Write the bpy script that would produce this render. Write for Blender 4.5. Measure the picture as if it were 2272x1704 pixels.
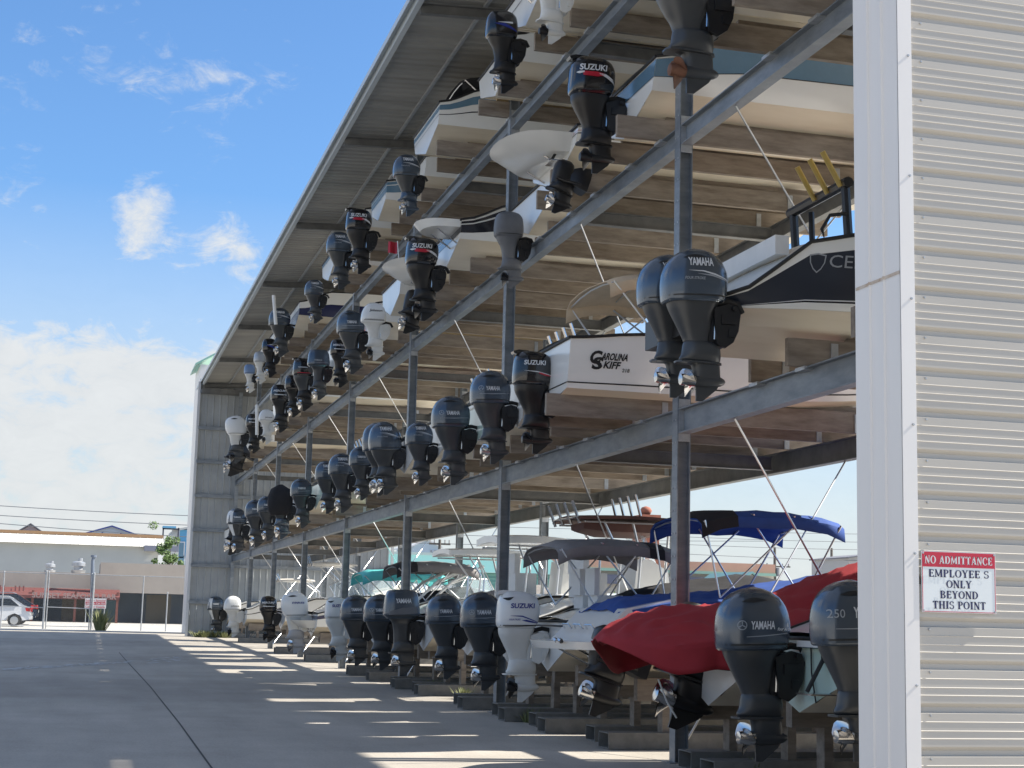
import bpy, math, random
from mathutils import Vector, Matrix
R = math.radians
random.seed(7)
SC = bpy.context.scene
for o in list(bpy.data.objects): bpy.data.objects.remove(o)
COL = SC.collection

# ---------------------------------------------------------------- camera
F, YAW, PITCH, ROLL, ZC = 3457.5, .2655, .1483, .0245, 1.74      # focal length in photo pixels (2272 wide)
fw = Vector((math.cos(PITCH)*math.sin(YAW), math.cos(PITCH)*math.cos(YAW), math.sin(PITCH)))
rt = Vector((math.cos(YAW), -math.sin(YAW), 0)); up = rt.cross(fw)
cr = math.cos(ROLL)*rt + math.sin(ROLL)*up; cu = -math.sin(ROLL)*rt + math.cos(ROLL)*up
CP = Vector((0, 0, ZC))
cam = bpy.data.cameras.new('camera'); camo = bpy.data.objects.new('camera', cam); COL.objects.link(camo)
cam.sensor_width = 36; cam.lens = F/2272*36; cam.clip_end = 6000; cam.clip_start = .1
camo.matrix_world = Matrix(((cr.x, cu.x, -fw.x, 0), (cr.y, cu.y, -fw.y, 0), (cr.z, cu.z, -fw.z, ZC), (0, 0, 0, 1)))
SC.camera = camo
def ray(a, b): return fw*F + cr*(a-1136) + cu*(852-b)
def PY(a, b, y): d = ray(a, b); return CP + d*(y/d.y)            # photo pixel -> point at distance y along the facade
def PX(a, b, x): d = ray(a, b); return CP + d*(x/d.x)
def gz(y): return .0065*(min(y, 125)-11.4)                        # the yard rises gently away from the viewer

# ---------------------------------------------------------------- light
SUN_EL, SUN_AZ = R(42), R(-4)
sd = Vector((math.cos(SUN_EL)*math.cos(SUN_AZ), math.cos(SUN_EL)*math.sin(SUN_AZ), math.sin(SUN_EL)))
sl = bpy.data.lights.new('sun', 'SUN'); sl.energy = 5.0; sl.angle = R(.5); sl.color = (1, .93, .82)
so = bpy.data.objects.new('sun', sl); COL.objects.link(so); so.rotation_euler = sd.to_track_quat('Z', 'Y').to_euler()
SC.view_settings.view_transform = 'Standard'; SC.view_settings.look = 'None'
SC.view_settings.exposure = 1.12; SC.view_settings.gamma = 1
W = bpy.data.worlds.new('World'); SC.world = W; W.use_nodes = True
nt = W.node_tree; nt.nodes.clear()
def N(t, **k):
    n = nt.nodes.new(t)
    for a, v in k.items(): setattr(n, a, v)
    return n
def LK(a, b): nt.links.new(a, b)
def M(op, a, b=None, c=None, clamp=False):
    n = N('ShaderNodeMath', operation=op, use_clamp=clamp)
    for i, v in enumerate((a, b, c)):
        if v is None: continue
        if isinstance(v, (int, float)): n.inputs[i].default_value = v
        else: LK(v, n.inputs[i])
    return n.outputs[0]
sky = N('ShaderNodeTexSky', sky_type='NISHITA'); sky.sun_disc = False; sky.sun_elevation = SUN_EL
sky.sun_rotation = R(90)-SUN_AZ; sky.air_density = 1.15; sky.dust_density = .6; sky.ozone_density = 2.2
tc = N('ShaderNodeTexCoord'); sx = N('ShaderNodeSeparateXYZ'); LK(tc.outputs['Generated'], sx.inputs[0])
az = M('MULTIPLY', M('ARCTAN2', sx.outputs[0], sx.outputs[1]), 57.2958)
el = M('MULTIPLY', M('ARCSINE', sx.outputs[2]), 57.2958)
cv = N('ShaderNodeCombineXYZ'); LK(M('MULTIPLY', az, .16), cv.inputs[0]); LK(M('MULTIPLY', el, .30), cv.inputs[1])
nz = N('ShaderNodeTexNoise'); nz.inputs['Scale'].default_value = 1.15; nz.inputs['Detail'].default_value = 11; nz.inputs['Roughness'].default_value = .62; nz.inputs['Distortion'].default_value = .9
LK(cv.outputs[0], nz.inputs['Vector'])
nz2 = N('ShaderNodeTexNoise'); nz2.inputs['Scale'].default_value = 3.6; nz2.inputs['Detail'].default_value = 10; nz2.inputs['Roughness'].default_value = .68; nz2.inputs['Distortion'].default_value = .6; LK(cv.outputs[0], nz2.inputs['Vector'])
def blob(a0, e0, sa, se, w):
    da = M('DIVIDE', M('SUBTRACT', az, a0), sa); de = M('DIVIDE', M('SUBTRACT', el, e0), se)
    return M('MULTIPLY', M('POWER', 2.718, M('MULTIPLY', M('ADD', M('MULTIPLY', da, da), M('MULTIPLY', de, de)), -1)), w)
dens = M('MULTIPLY', M('SUBTRACT', nz.outputs[0], .5), 1.5)
dens = M('ADD', dens, M('MULTIPLY', M('SUBTRACT', nz2.outputs[0], .5), 1.5))
low = M('SUBTRACT', 1, M('DIVIDE', M('SUBTRACT', el, 8.6), 2.6), clamp=True)       # the bank of cloud over the far end of the yard
low = M('MULTIPLY', low, M('SUBTRACT', 1, M('DIVIDE', M('SUBTRACT', az, 3), 9), clamp=True))
dens = M('ADD', dens, M('MULTIPLY', low, .95))
for b in ((4.6, 13.0, 3.0, 1.5, .58), (1.3, 14.1, 1.1, 1.7, .52), (-2.9, 13.9, 1.6, .9, .34), (3.2, 18.8, 4.2, 1.0, .34), (-1, 17, 5, 3, .12), (20, 9, 14, 4, .45), (-30, 22, 12, 9, .8), (-75, 26, 26, 10, .7), (60, 20, 22, 9, .6)):
    dens = M('ADD', dens, blob(*b))
mask = M('DIVIDE', M('SUBTRACT', dens, .22), .75, clamp=True)
mask = M('MULTIPLY', M('MULTIPLY', mask, mask), M('SUBTRACT', 3, M('MULTIPLY', mask, 2)))
haz = M('SUBTRACT', 1, M('DIVIDE', el, 15), clamp=True)
mask = M('MAXIMUM', mask, M('MULTIPLY', haz, 1.02))
high = M('DIVIDE', M('SUBTRACT', el, 26), 14, clamp=True)                            # unseen high cloud, added overhead to whiten the ambient light
mask = M('MAXIMUM', mask, M('MULTIPLY', high, .45))
mx = N('ShaderNodeMix', data_type='RGBA'); LK(M('MULTIPLY', mask, .95), mx.inputs[0]); 
tint = N('ShaderNodeMix', data_type='RGBA', blend_type='MULTIPLY'); tint.inputs[0].default_value = 1
LK(sky.outputs[0], tint.inputs[6]); tint.inputs[7].default_value = (.68, .95, 1.24, 1)
LK(tint.outputs[2], mx.inputs[6])
cc = N('ShaderNodeMix', data_type='RGBA'); LK(nz2.outputs[0], cc.inputs[0]); cc.inputs[6].default_value = (4.5, 4.65, 4.75, 1); cc.inputs[7].default_value = (5.6, 5.7, 5.7, 1)
LK(cc.outputs[2], mx.inputs[7])
bg = N('ShaderNodeBackground'); bg.inputs[1].default_value = .072; LK(mx.outputs[2], bg.inputs[0])
ow = N('ShaderNodeOutputWorld'); LK(bg.outputs[0], ow.inputs[0])

# ---------------------------------------------------------------- materials
MATS = {}
def mat(name, col, rough=.5, metal=0., var=.0, scale=4., stretch=(1, 1, 1), coat=0., bump=0., col2=None, detail=5., trans=0., alpha=1., spec=.5):
    if name in MATS: return MATS[name]
    m = bpy.data.materials.new(name); m.use_nodes = True; t = m.node_tree; b = t.nodes['Principled BSDF']
    b.inputs['Base Color'].default_value = (*col, 1); b.inputs['Roughness'].default_value = rough; b.inputs['Metallic'].default_value = metal
    b.inputs['Coat Weight'].default_value = coat; b.inputs['Coat Roughness'].default_value = .12
    b.inputs['Transmission Weight'].default_value = trans; b.inputs['Alpha'].default_value = alpha; b.inputs['Specular IOR Level'].default_value = spec
    if var or bump or col2:
        tcn = t.nodes.new('ShaderNodeTexCoord'); mp = t.nodes.new('ShaderNodeMapping'); mp.inputs['Scale'].default_value = stretch
        ob = t.nodes.new('ShaderNodeObjectInfo'); add = t.nodes.new('ShaderNodeVectorMath'); add.operation = 'ADD'
        sc_ = t.nodes.new('ShaderNodeVectorMath'); sc_.operation = 'SCALE'; sc_.inputs[3].default_value = 1.0
        cmb = t.nodes.new('ShaderNodeCombineXYZ'); t.links.new(ob.outputs['Random'], cmb.inputs[0]); t.links.new(ob.outputs['Random'], cmb.inputs[2])
        ml = t.nodes.new('ShaderNodeVectorMath'); ml.operation = 'SCALE'; ml.inputs[3].default_value = 37.; t.links.new(cmb.outputs[0], ml.inputs[0])
        t.links.new(tcn.outputs['Object'], add.inputs[0]); t.links.new(ml.outputs[0], add.inputs[1])
        t.links.new(add.outputs[0], mp.inputs[0])
        n = t.nodes.new('ShaderNodeTexNoise'); n.inputs['Scale'].default_value = scale; n.inputs['Detail'].default_value = detail; n.inputs['Roughness'].default_value = .62
        t.links.new(mp.outputs[0], n.inputs['Vector'])
        if var or col2:
            rp = t.nodes.new('ShaderNodeMapRange'); rp.inputs[1].default_value = .3; rp.inputs[2].default_value = .7; t.links.new(n.outputs[0], rp.inputs[0])
            mm = t.nodes.new('ShaderNodeMix'); mm.data_type = 'RGBA'; t.links.new(rp.outputs[0], mm.inputs[0])
            c2 = col2 if col2 else tuple(min(1, c*(1+var)) for c in col)
            mm.inputs[6].default_value = (*(tuple(c*(1-var) for c in col) if not col2 else col), 1); mm.inputs[7].default_value = (*c2, 1)
            t.links.new(mm.outputs[2], b.inputs['Base Color'])
        if bump:
            bn = t.nodes.new('ShaderNodeBump'); bn.inputs['Strength'].default_value = bump; bn.inputs['Distance'].default_value = .01
            t.links.new(n.outputs[0], bn.inputs['Height']); t.links.new(bn.outputs[0], b.inputs['Normal'])
    MATS[name] = m; return m
GALV = mat('galvanized_steel', (.15, .175, .20), .45, .35, col2=(.27, .295, .32), scale=2.2, stretch=(1, 1, 3))
GALV2 = mat('galvanized_light', (.42, .44, .46), .4, .5, var=.15, scale=9)
DARKST = mat('weathered_steel', (.11, .115, .115), .6, .2, col2=(.19, .19, .185), scale=3)
WOOD = mat('weathered_timber', (.165, .13, .10), .85, col2=(.31, .265, .215), scale=2.6, stretch=(.8, 3, 4), bump=.4, detail=9)
WOODN = mat('new_timber', (.42, .30, .16), .8, col2=(.55, .42, .25), scale=3, stretch=(.3, 4, 6))
SOFF = mat('roof_deck_metal', (.33, .32, .29), .5, .3, var=.16, scale=.7, stretch=(.3, 2, 1))
TRIM = mat('white_metal_trim', (.74, .72, .695), .38, var=.035, scale=1.2, stretch=(1, 1, .4))
PANEL = mat('light_stone_wall_panel', (.455, .43, .385), .42, var=.04, scale=1.5, stretch=(.5, 1, 3))
GELW = mat('white_gelcoat', (.74, .74, .71), .22, var=.03, scale=1.5, coat=.4)
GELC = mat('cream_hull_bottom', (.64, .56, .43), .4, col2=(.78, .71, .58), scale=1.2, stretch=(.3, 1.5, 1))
GELM = mat('mint_gelcoat', (.52, .66, .58), .25, coat=.4, var=.03)
GELB = mat('steel_blue_gelcoat', (.10, .19, .27), .25, coat=.5, var=.06)
GELN = mat('navy_gelcoat', (.016, .022, .036), .38, coat=.25)
GELK = mat('black_gelcoat', (.012, .012, .018), .16, coat=.5)
GELD = mat('deep_blue_gelcoat', (.012, .016, .07), .25, coat=.4)
GELR = mat('red_gelcoat', (.45, .02, .03), .25, coat=.4)
GELT = mat('teal_gelcoat', (.12, .38, .38), .25, coat=.4)
YAM = mat('charcoal_blue_cowl', (.068, .090, .118), .26, .45, var=.10, scale=2.5, coat=.7)
YAMM = mat('charcoal_midsection', (.058, .062, .066), .34, .25, var=.12, scale=5)
BLKP = mat('gloss_black_cowl', (.008, .008, .010), .16, 0, coat=.7)
BLKM = mat('satin_black_casting', (.010, .010, .011), .38, var=.2, scale=6)
WHTP = mat('white_cowl', (.70, .71, .70), .25, coat=.5, var=.03, scale=4)
WHTM = mat('white_casting', (.60, .60, .57), .38, var=.08, scale=5)
SILV = mat('silver_cowl', (.42, .45, .48), .3, .3, coat=.4)
GREYO = mat('old_grey_cowl', (.12, .125, .135), .45, var=.15)
STEEL = mat('stainless_steel', (.62, .61, .60), .18, 1.)
RUST = mat('rusty_propeller', (.16, .075, .045), .7, .2, var=.3, scale=20)
ALU = mat('brushed_aluminium', (.60, .61, .62), .3, .9)
RUB = mat('black_rubber', (.012, .012, .012), .6)
DEC_W = mat('silver_white_decal', (.62, .63, .64), .3)
DEC_G = mat('grey_decal', (.30, .32, .34), .35)
DEC_R = mat('red_decal', (.42, .012, .03), .35)
DEC_B = mat('blue_decal', (.015, .03, .22), .35)
DEC_K = mat('black_decal', (.01, .01, .012), .4)
CANB = mat('blue_canvas', (.018, .062, .25), .85, var=.14, scale=3, bump=.3)
CANK = mat('black_canvas', (.014, .014, .017), .85, var=.2, scale=3, bump=.3)
CANG = mat('grey_canvas', (.20, .19, .19), .85, var=.12, scale=3, bump=.3)
CANR = mat('red_canvas', (.26, .012, .02), .8, col2=(.34, .018, .024), scale=1.6, bump=.35)
CANT = mat('turquoise_canvas', (.10, .50, .50), .7)
CANC = mat('tan_canvas', (.55, .42, .28), .8, var=.1, bump=.2)
CANW = mat('white_canvas', (.60, .58, .54), .8, var=.06, bump=.2)
CANS = mat('brown_canvas', (.10, .045, .035), .8, var=.2)
GLASS = mat('tinted_acrylic', (.45, .55, .58), .08, alpha=.38)
VINYL = mat('white_vinyl', (.66, .65, .62), .5, var=.05)
BRASS = mat('gold_anodised', (.70, .50, .16), .3, .8)
CONB = mat('concrete_block', (.30, .29, .27), .9, var=.15, scale=9, bump=.3)
LEAF = mat('leaf_green', (.05, .10, .022), .65, col2=(.10, .17, .04), scale=6)
LEAF2 = mat('dry_grass_green', (.13, .16, .06), .75, col2=(.24, .24, .11), scale=6)
BARK = mat('bark', (.11, .08, .06), .9, var=.2)

# ---------------------------------------------------------------- mesh helpers
class MB:
    def __init__(s): s.v = []; s.f = []; s.m = []
    def add(s, vs, fs, mi=0):
        k = len(s.v); s.v += [tuple(v) for v in vs]; s.f += [tuple(i+k for i in f) for f in fs]; s.m += [mi]*len(fs); return s
    def box(s, x0, y0, z0, x1, y1, z1, mi=0):
        return s.add([(x0, y0, z0), (x1, y0, z0), (x1, y1, z0), (x0, y1, z0), (x0, y0, z1), (x1, y0, z1), (x1, y1, z1), (x0, y1, z1)],
                     [(0, 3, 2, 1), (4, 5, 6, 7), (0, 1, 5, 4), (1, 2, 6, 5), (2, 3, 7, 6), (3, 0, 4, 7)], mi)
    def tube(s, pts, r, n=8, mi=0, cap=True):
        pts = [Vector(p) for p in pts]; L = len(pts); rs = r if isinstance(r, (list, tuple)) else [r]*L
        vs = []; ref = None
        for i, p in enumerate(pts):
            d = (pts[min(i+1, L-1)]-pts[max(i-1, 0)]).normalized()
            if ref is None: ref = Vector((0, 0, 1)) if abs(d.z) < .9 else Vector((1, 0, 0))
            a = d.cross(ref).normalized(); b = d.cross(a).normalized(); ref = -b if False else ref
            for k in range(n):
                t = 2*math.pi*k/n; vs.append(p + a*(rs[i]*math.cos(t)) + b*(rs[i]*math.sin(t)))
        fs = []
        for i in range(L-1):
            for k in range(n): fs.append((i*n+k, i*n+(k+1) % n, (i+1)*n+(k+1) % n, (i+1)*n+k))
        if cap: fs.append(tuple(reversed(range(n)))); fs.append(tuple((L-1)*n+k for k in range(n)))
        return s.add(vs, fs, mi)
    def loft(s, secs, closed=True, cap=True, mi=0):
        n = len(secs[0]); vs = [p for q in secs for p in q]; fs = []
        for i in range(len(secs)-1):
            for k in range(n if closed else n-1):
                fs.append((i*n+k, i*n+(k+1) % n, (i+1)*n+(k+1) % n, (i+1)*n+k))
        if cap: fs.append(tuple(reversed(range(n)))); fs.append(tuple((len(secs)-1)*n+k for k in range(n)))
        return s.add(vs, fs, mi)
    def prism(s, poly, y0, y1, mi=0):                       # polygon in the x-z plane, extruded along y
        n = len(poly); vs = [(x, y0, z) for x, z in poly]+[(x, y1, z) for x, z in poly]
        fs = [tuple(range(n)), tuple(reversed(range(n, 2*n)))]+[(i, i+n, (i+1) % n+n, (i+1) % n) for i in range(n)]
        return s.add(vs, fs, mi)
    def prismx(s, poly, x0, x1, mi=0):                      # polygon in the y-z plane, extruded along x
        n = len(poly); vs = [(x0, y, z) for y, z in poly]+[(x1, y, z) for y, z in poly]
        fs = [tuple(reversed(range(n))), tuple(range(n, 2*n))]+[(i, (i+1) % n, (i+1) % n+n, i+n) for i in range(n)]
        return s.add(vs, fs, mi)
    def grid(s, P, mi=0):
        nu, nv = len(P), len(P[0]); vs = [p for q in P for p in q]
        return s.add(vs, [(i*nv+j, i*nv+j+1, (i+1)*nv+j+1, (i+1)*nv+j) for i in range(nu-1) for j in range(nv-1)], mi)
    def mesh(s, name, mats, smooth=0):
        me = bpy.data.meshes.new(name); me.from_pydata(s.v, [], s.f)
        for m in (mats if isinstance(mats, (list, tuple)) else [mats]): me.materials.append(m)
        me.polygons.foreach_set('material_index', s.m)
        import bmesh
        bm = bmesh.new(); bm.from_mesh(me); bmesh.ops.recalc_face_normals(bm, faces=bm.faces[:])
        if smooth:
            for f in bm.faces: f.smooth = True
            for e in bm.edges:
                if len(e.link_faces) == 2 and e.calc_face_angle(0) > R(smooth): e.smooth = False
        bm.to_mesh(me); bm.free(); me.update(); return me
    def build(s, name, mats, parent=None, smooth=0): return obj(name, s.mesh(name, mats, smooth), parent)
def obj(name, me, parent=None):
    o = bpy.data.objects.new(name, me); COL.objects.link(o)
    if parent: o.parent = parent
    return o
LABELS = set()
def tag(o, label, cat, group=None, kind=None):
    if label: o['label'] = label
    if cat: o['category'] = cat
    if group: o['group'] = group
    if kind: o['kind'] = kind
    return o
def thing(name, label, cat, loc=(0, 0, 0), group=None):
    o = bpy.data.objects.new(name, None); COL.objects.link(o); o.location = loc; o.empty_display_size = .2
    return tag(o, label, cat, group)
ORD = ['first', 'second', 'third', 'fourth', 'fifth', 'sixth', 'seventh', 'eighth', 'ninth', 'tenth', 'eleventh', 'twelfth', 'thirteenth', 'fourteenth', 'fifteenth', 'sixteenth', 'seventeenth', 'eighteenth', 'nineteenth', 'twentieth']
_tc = {}
def text_tris(s, bold=.02, spacing=1.0):                    # flat letters as (verts2d, faces), height ~1, origin at left baseline
    k = (s, bold, spacing)
    if k in _tc: return _tc[k]
    cu_ = bpy.data.curves.new('t', 'FONT'); cu_.body = s; cu_.offset = bold; cu_.space_character = spacing; cu_.resolution_u = 3
    to = bpy.data.objects.new('t', cu_); me = bpy.data.meshes.new_from_object(to)
    v = [(p.co.x, p.co.y) for p in me.vertices]; f = [tuple(q.vertices) for q in me.polygons]
    bpy.data.objects.remove(to); bpy.data.meshes.remove(me)
    x0 = min(p[0] for p in v); x1 = max(p[0] for p in v); y1 = max(p[1] for p in v); y0 = min(0, 0)
    v = [((p[0]-x0)/y1, p[1]/y1) for p in v]
    _tc[k] = (v, f, (x1-x0)/y1); return _tc[k]
def text_on(mb, s, fn, x, z, h, wid=None, bold=.02, shear=0., mi=0):   # letters laid on the surface fn(x, z) -> point
    v, f, w = text_tris(s, bold); sxx = h if wid is None else wid/w
    return mb.add([fn(x+a*sxx+b*h*shear, z+b*h) for a, b in v], f, mi)

# ---------------------------------------------------------------- ground
XF, XB, S8, Y0 = 7.006, 10.32, 8.4, 18.007
def ycol(n): return Y0 + S8*n
def ground_mat(name, c1, c2, crack=False, bands=False, stain=0.):
    m = bpy.data.materials.new(name); m.use_nodes = True; t = m.node_tree; b = t.nodes['Principled BSDF']; b.inputs['Roughness'].default_value = .85
    g = t.nodes.new('ShaderNodeNewGeometry'); L = t.links.new
    def mp(sc): n = t.nodes.new('ShaderNodeMapping'); n.inputs['Scale'].default_value = sc; L(g.outputs['Position'], n.inputs[0]); return n.outputs[0]
    def nz(v, s, d=6, r=.6): n = t.nodes.new('ShaderNodeTexNoise'); n.inputs['Scale'].default_value = s; n.inputs['Detail'].default_value = d; n.inputs['Roughness'].default_value = r; L(v, n.inputs['Vector']); return n.outputs[0]
    def mix(f, a, c, bt='MIX'):
        n = t.nodes.new('ShaderNodeMix'); n.data_type = 'RGBA'; n.blend_type = bt
        if isinstance(f, float): n.inputs[0].default_value = f
        else: L(f, n.inputs[0])
        for i, q in ((6, a), (7, c)):
            if isinstance(q, tuple): n.inputs[i].default_value = (*q, 1)
            else: L(q, n.inputs[i])
        return n.outputs[2]
    def rng(v, a, c): n = t.nodes.new('ShaderNodeMapRange'); n.inputs[1].default_value = a; n.inputs[2].default_value = c; L(v, n.inputs[0]); return n.outputs[0]
    n1 = rng(nz(mp((.5, .5, .5)), 1.3), .3, .7); n2 = rng(nz(mp((1, 1, 1)), 38, 3), .3, .7); n3 = rng(nz(mp((.9, .14, 1)), 1.6, 5), .35, .65)
    col = mix(n1, c1, c2); col = mix(mix(.5, n2, n2), mix(1., col, (.86, .86, .86), 'MULTIPLY'), mix(1., col, (1.12, 1.12, 1.12), 'MULTIPLY'))
    if bands:                                             # darker strips across the yard, edges wobbled by noise
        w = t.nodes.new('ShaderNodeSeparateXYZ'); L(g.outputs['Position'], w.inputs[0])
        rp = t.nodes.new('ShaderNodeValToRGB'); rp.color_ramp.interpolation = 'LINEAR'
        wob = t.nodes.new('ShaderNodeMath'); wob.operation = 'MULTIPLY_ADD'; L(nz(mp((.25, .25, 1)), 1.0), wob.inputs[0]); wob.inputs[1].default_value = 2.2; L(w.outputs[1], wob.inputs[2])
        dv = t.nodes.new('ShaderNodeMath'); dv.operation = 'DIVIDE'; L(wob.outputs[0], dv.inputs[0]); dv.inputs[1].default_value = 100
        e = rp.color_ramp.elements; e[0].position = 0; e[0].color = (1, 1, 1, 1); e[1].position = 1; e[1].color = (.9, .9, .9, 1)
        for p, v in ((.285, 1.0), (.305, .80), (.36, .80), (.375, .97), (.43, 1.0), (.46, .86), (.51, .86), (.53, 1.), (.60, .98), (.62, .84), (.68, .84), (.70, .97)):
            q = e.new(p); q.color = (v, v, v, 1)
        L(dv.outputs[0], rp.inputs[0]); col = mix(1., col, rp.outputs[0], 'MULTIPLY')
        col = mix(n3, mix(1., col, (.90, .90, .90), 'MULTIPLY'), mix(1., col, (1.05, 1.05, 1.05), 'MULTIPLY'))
    L(col, b.inputs['Base Color'])
    bp = t.nodes.new('ShaderNodeBump'); bp.inputs['Strength'].default_value = .25; bp.inputs['Distance'].default_value = .01; L(nz(mp((1, 1, 1)), 60, 4), bp.inputs['Height']); L(bp.outputs[0], b.inputs['Normal'])
    return m
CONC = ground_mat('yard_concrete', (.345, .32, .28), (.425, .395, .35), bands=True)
PARK = ground_mat('parking_asphalt', (.40, .39, .36), (.48, .465, .43))
GRAV = ground_mat('gravel', (.44, .41, .36), (.55, .52, .46))
def sheet(name, x0, x1, ys, m, dz):
    return tag(MB().grid([[(x, y, gz(y)+dz) for x in (x0, x1)] for y in ys]).build(name, m), None, None, kind='structure')
sheet('ground', -1500, 1500, (-400, -60, 125, 3000), GRAV, 0)
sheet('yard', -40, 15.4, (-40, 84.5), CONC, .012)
sheet('parking_lot', -60, 60, (84.5, 125, 150), PARK, .010)
j = MB()                                                  # sawn joint in the slab, running along the yard, and pale flecks
pp = [Vector((PX_.x, PX_.y, gz(PX_.y)+.016)) for PX_ in [(lambda d: CP+d*((gz(0)-.0065*0-ZC)/(d.z-.0065*d.y)))(ray(*q)) for q in ((200, 1372), (280, 1467), (334, 1526), (398, 1607), (466, 1702), (560, 1830))]]
j.grid([[(p.x-.012, p.y, p.z), (p.x+.012, p.y, p.z)] for p in pp])
tag(j.build('slab_joint', mat('joint_black', (.05, .05, .05), .9)), None, None, kind='structure')
def gp(a, b):
    d = ray(a, b); t = (.0065*-11.4-ZC)/(d.z-.0065*d.y); p = CP+d*t; return p
j = MB()  # pale grey flecks strewn along a line across the slab
for k in range(150):
    s = random.random(); q = gp(10+s*400, 1487-s*26+random.gauss(0, 1.5)*(1 if s < .75 else 2.2))
    if .62 < s < .80 and random.random() < .7: continue
    w, h = random.uniform(.03, .16), random.uniform(.05, .35)
    j.add([(q.x-w, q.y, q.z+.017), (q.x, q.y-h, q.z+.017), (q.x+w, q.y+random.uniform(-.1, .1), q.z+.017), (q.x, q.y+h, q.z+.017)], [(0, 1, 2, 3)])
tag(j.build('pale_flecks', mat('pale_fleck', (.50, .51, .52), .9)), None, None, kind='structure')

# ---------------------------------------------------------------- steel rack
TIER = [(4.343, .31), (7.99, .262), (10.716, .244)]        # top of beam, beam depth
ZE, XE, YN, YFAR = 12.66, 5.24, 9.6, 76.8                   # eave height, eave x, near end, far end
def ibeam_y(mb, xc, y0, y1, zt, dep, w=.15, tw=.014, tf=.016):
    mb.box(xc-w/2, y0, zt-tf, xc+w/2, y1, zt); mb.box(xc-w/2, y0, zt-dep, xc+w/2, y1, zt-dep+tf)
    mb.box(xc-tw/2, y0, zt-dep+tf, xc+tw/2, y1, zt-tf); return mb
def ibeam_x(mb, yc, x0, x1, zt, dep, w=.13, tw=.014, tf=.014):
    mb.box(x0, yc-w/2, zt-tf, x1, yc+w/2, zt); mb.box(x0, yc-w/2, zt-dep, x1, yc+w/2, zt-dep+tf)
    mb.box(x0, yc-tw/2, zt-dep+tf, x1, yc+tw/2, zt-tf); return mb
def ztop(x): return ZE-.02+.05*(x-XE)
def post(x, n, row):
    y = ycol(n); w = .175; h = .09; zb = gz(y)
    nm = ORD[n] if n >= 0 else 'nearest'
    t = thing('steel_post', f'galvanized steel {row} post, {nm} from the white corner', 'post', (x, y, zb), f'{row} row of rack posts')
    m = MB(); H = ztop(x)-.17-zb
    xa, xb = (0, w) if row == 'front' else (-h, h)
    m.box(xa, -h, .02, xa+.014, h, H); m.box(xb-.014, -h, .02, xb, h, H); m.box(xa+.014, -.008, .02, xb-.014, .008, H)
    m.build('column', GALV, t)
    MB().box(xa-.08, -h-.06, 0, xb+.08, h+.06, .02).build('base_plate', GALV, t)
    for zt, dep in TIER:
        c = MB()
        for s in (-1, 1): c.box(xa+.014, s*h-.006 if s > 0 else -h-.006, zt-dep-.10-zb, xb-.014, h+.006 if s > 0 else -h+.006, zt+.12-zb)
        c.build('splice_plate', GALV2, t)
    if n <= 2:
        b = MB()
        for zz in [.8+.28*i for i in range(int(H/.28)-2)]:
            for yy in (-.05, .05): b.tube([(xa-.004, yy, zz), (xa-.010, yy, zz)], .011, 6)
        b.build('bolts', GALV2, t)
for n in range(0, 7): post(XF, n, 'front')
for n in range(0, 7): post(XB, n, 'back')
TN = ['lowest', 'middle', 'top']
for k, (zt, dep) in enumerate(TIER):
    for row, x in (('front', XF+.085), ('back', XB)):
        for n in range(-1, 7):
            y0 = ycol(n)+(.1 if n >= 0 else .6); y1 = ycol(n+1)-.1
            m = MB(); ibeam_y(m, x, y0, y1, zt, dep)
            o = m.mesh('beam', GALV if row == 'front' else DARKST); b = obj('rack_beam', o)
            tag(b, f'{"galvanized" if row=="front" else "weathered"} {row} beam of the {TN[k]} rack level, {ORD[n+1]} bay from the white corner', 'beam', 'rack beams')
    for n in range(-1, 7):
        y = ycol(n)+S8/2; m = MB(); ibeam_x(m, y, XF+.17, XB-.08, zt-.05, .21)
        tag(m.build('cross_beam', DARKST), f'dark cross beam under the {TN[k]} rack level, middle of {ORD[n+1]} bay', 'beam', 'rack cross beams')
    for n in range(0, 7):
        zl = TIER[k-1][0] if k else gz(ycol(n))
        ya, yb = (19.8 if False else ycol(n)-S8/2, ycol(n)+S8/2)
        if n == 0: ya, yb = 16.3, 19.9
        for a, b, w in (((XF+.06, ya, zt-dep), (XB, ycol(n)-.1, zl+.05), 'front'), ((XB, yb, zt-dep), (XF+.1, ycol(n)+.1, zl+.05), 'back')):
            if k == 2: continue
            o = MB().tube([a, b], .013, 6).build('brace_rod', ALU)
            tag(o, f'thin diagonal rod from the {w} of the {TN[k]} level down to {ORD[n]} post', 'rod', 'diagonal brace rods')

# roof: deck ribs run across, purlins run along, rafters at every post
rf = thing('shed_roof', 'ribbed metal shed roof over the boat racks with grey underside', 'roof', (XE, YN, ZE))
P = []; y = -.3
prof = ((0, 0), (.05, .035), (.09, .035), (.14, 0), (.30, 0))
ys = []
while y < YFAR-YN+3.0:
    for dy, dz in prof[:4]: ys.append((y+dy, dz))
    y += .30
for x in (0, 3.2, 9.9): P.append([(x, yy, .06+.05*x+dz) for yy, dz in ys])
MB().grid(P).build('roof_deck', SOFF, rf)
m = MB()
for n in range(0, 8):
    yy = ycol(n)-YN
    m.add([], []); x0, x1 = .06, 9.8
    for w, za, zb in ((.06, -.012, 0), (.06, -.19, -.178), (.006, -.178, -.012)):
        m.add([(x0, yy-w, za+.05*x0), (x1, yy-w, za+.05*x1), (x1, yy+w, za+.05*x1), (x0, yy+w, za+.05*x0), (x0, yy-w, zb+.05*x0), (x1, yy-w, zb+.05*x1), (x1, yy+w, zb+.05*x1), (x0, yy+w, zb+.05*x0)],
              [(0, 3, 2, 1), (4, 5, 6, 7), (0, 1, 5, 4), (1, 2, 6, 5), (2, 3, 7, 6), (3, 0, 4, 7)])
m.build('rafters', DARKST, rf)
m = MB()
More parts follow.
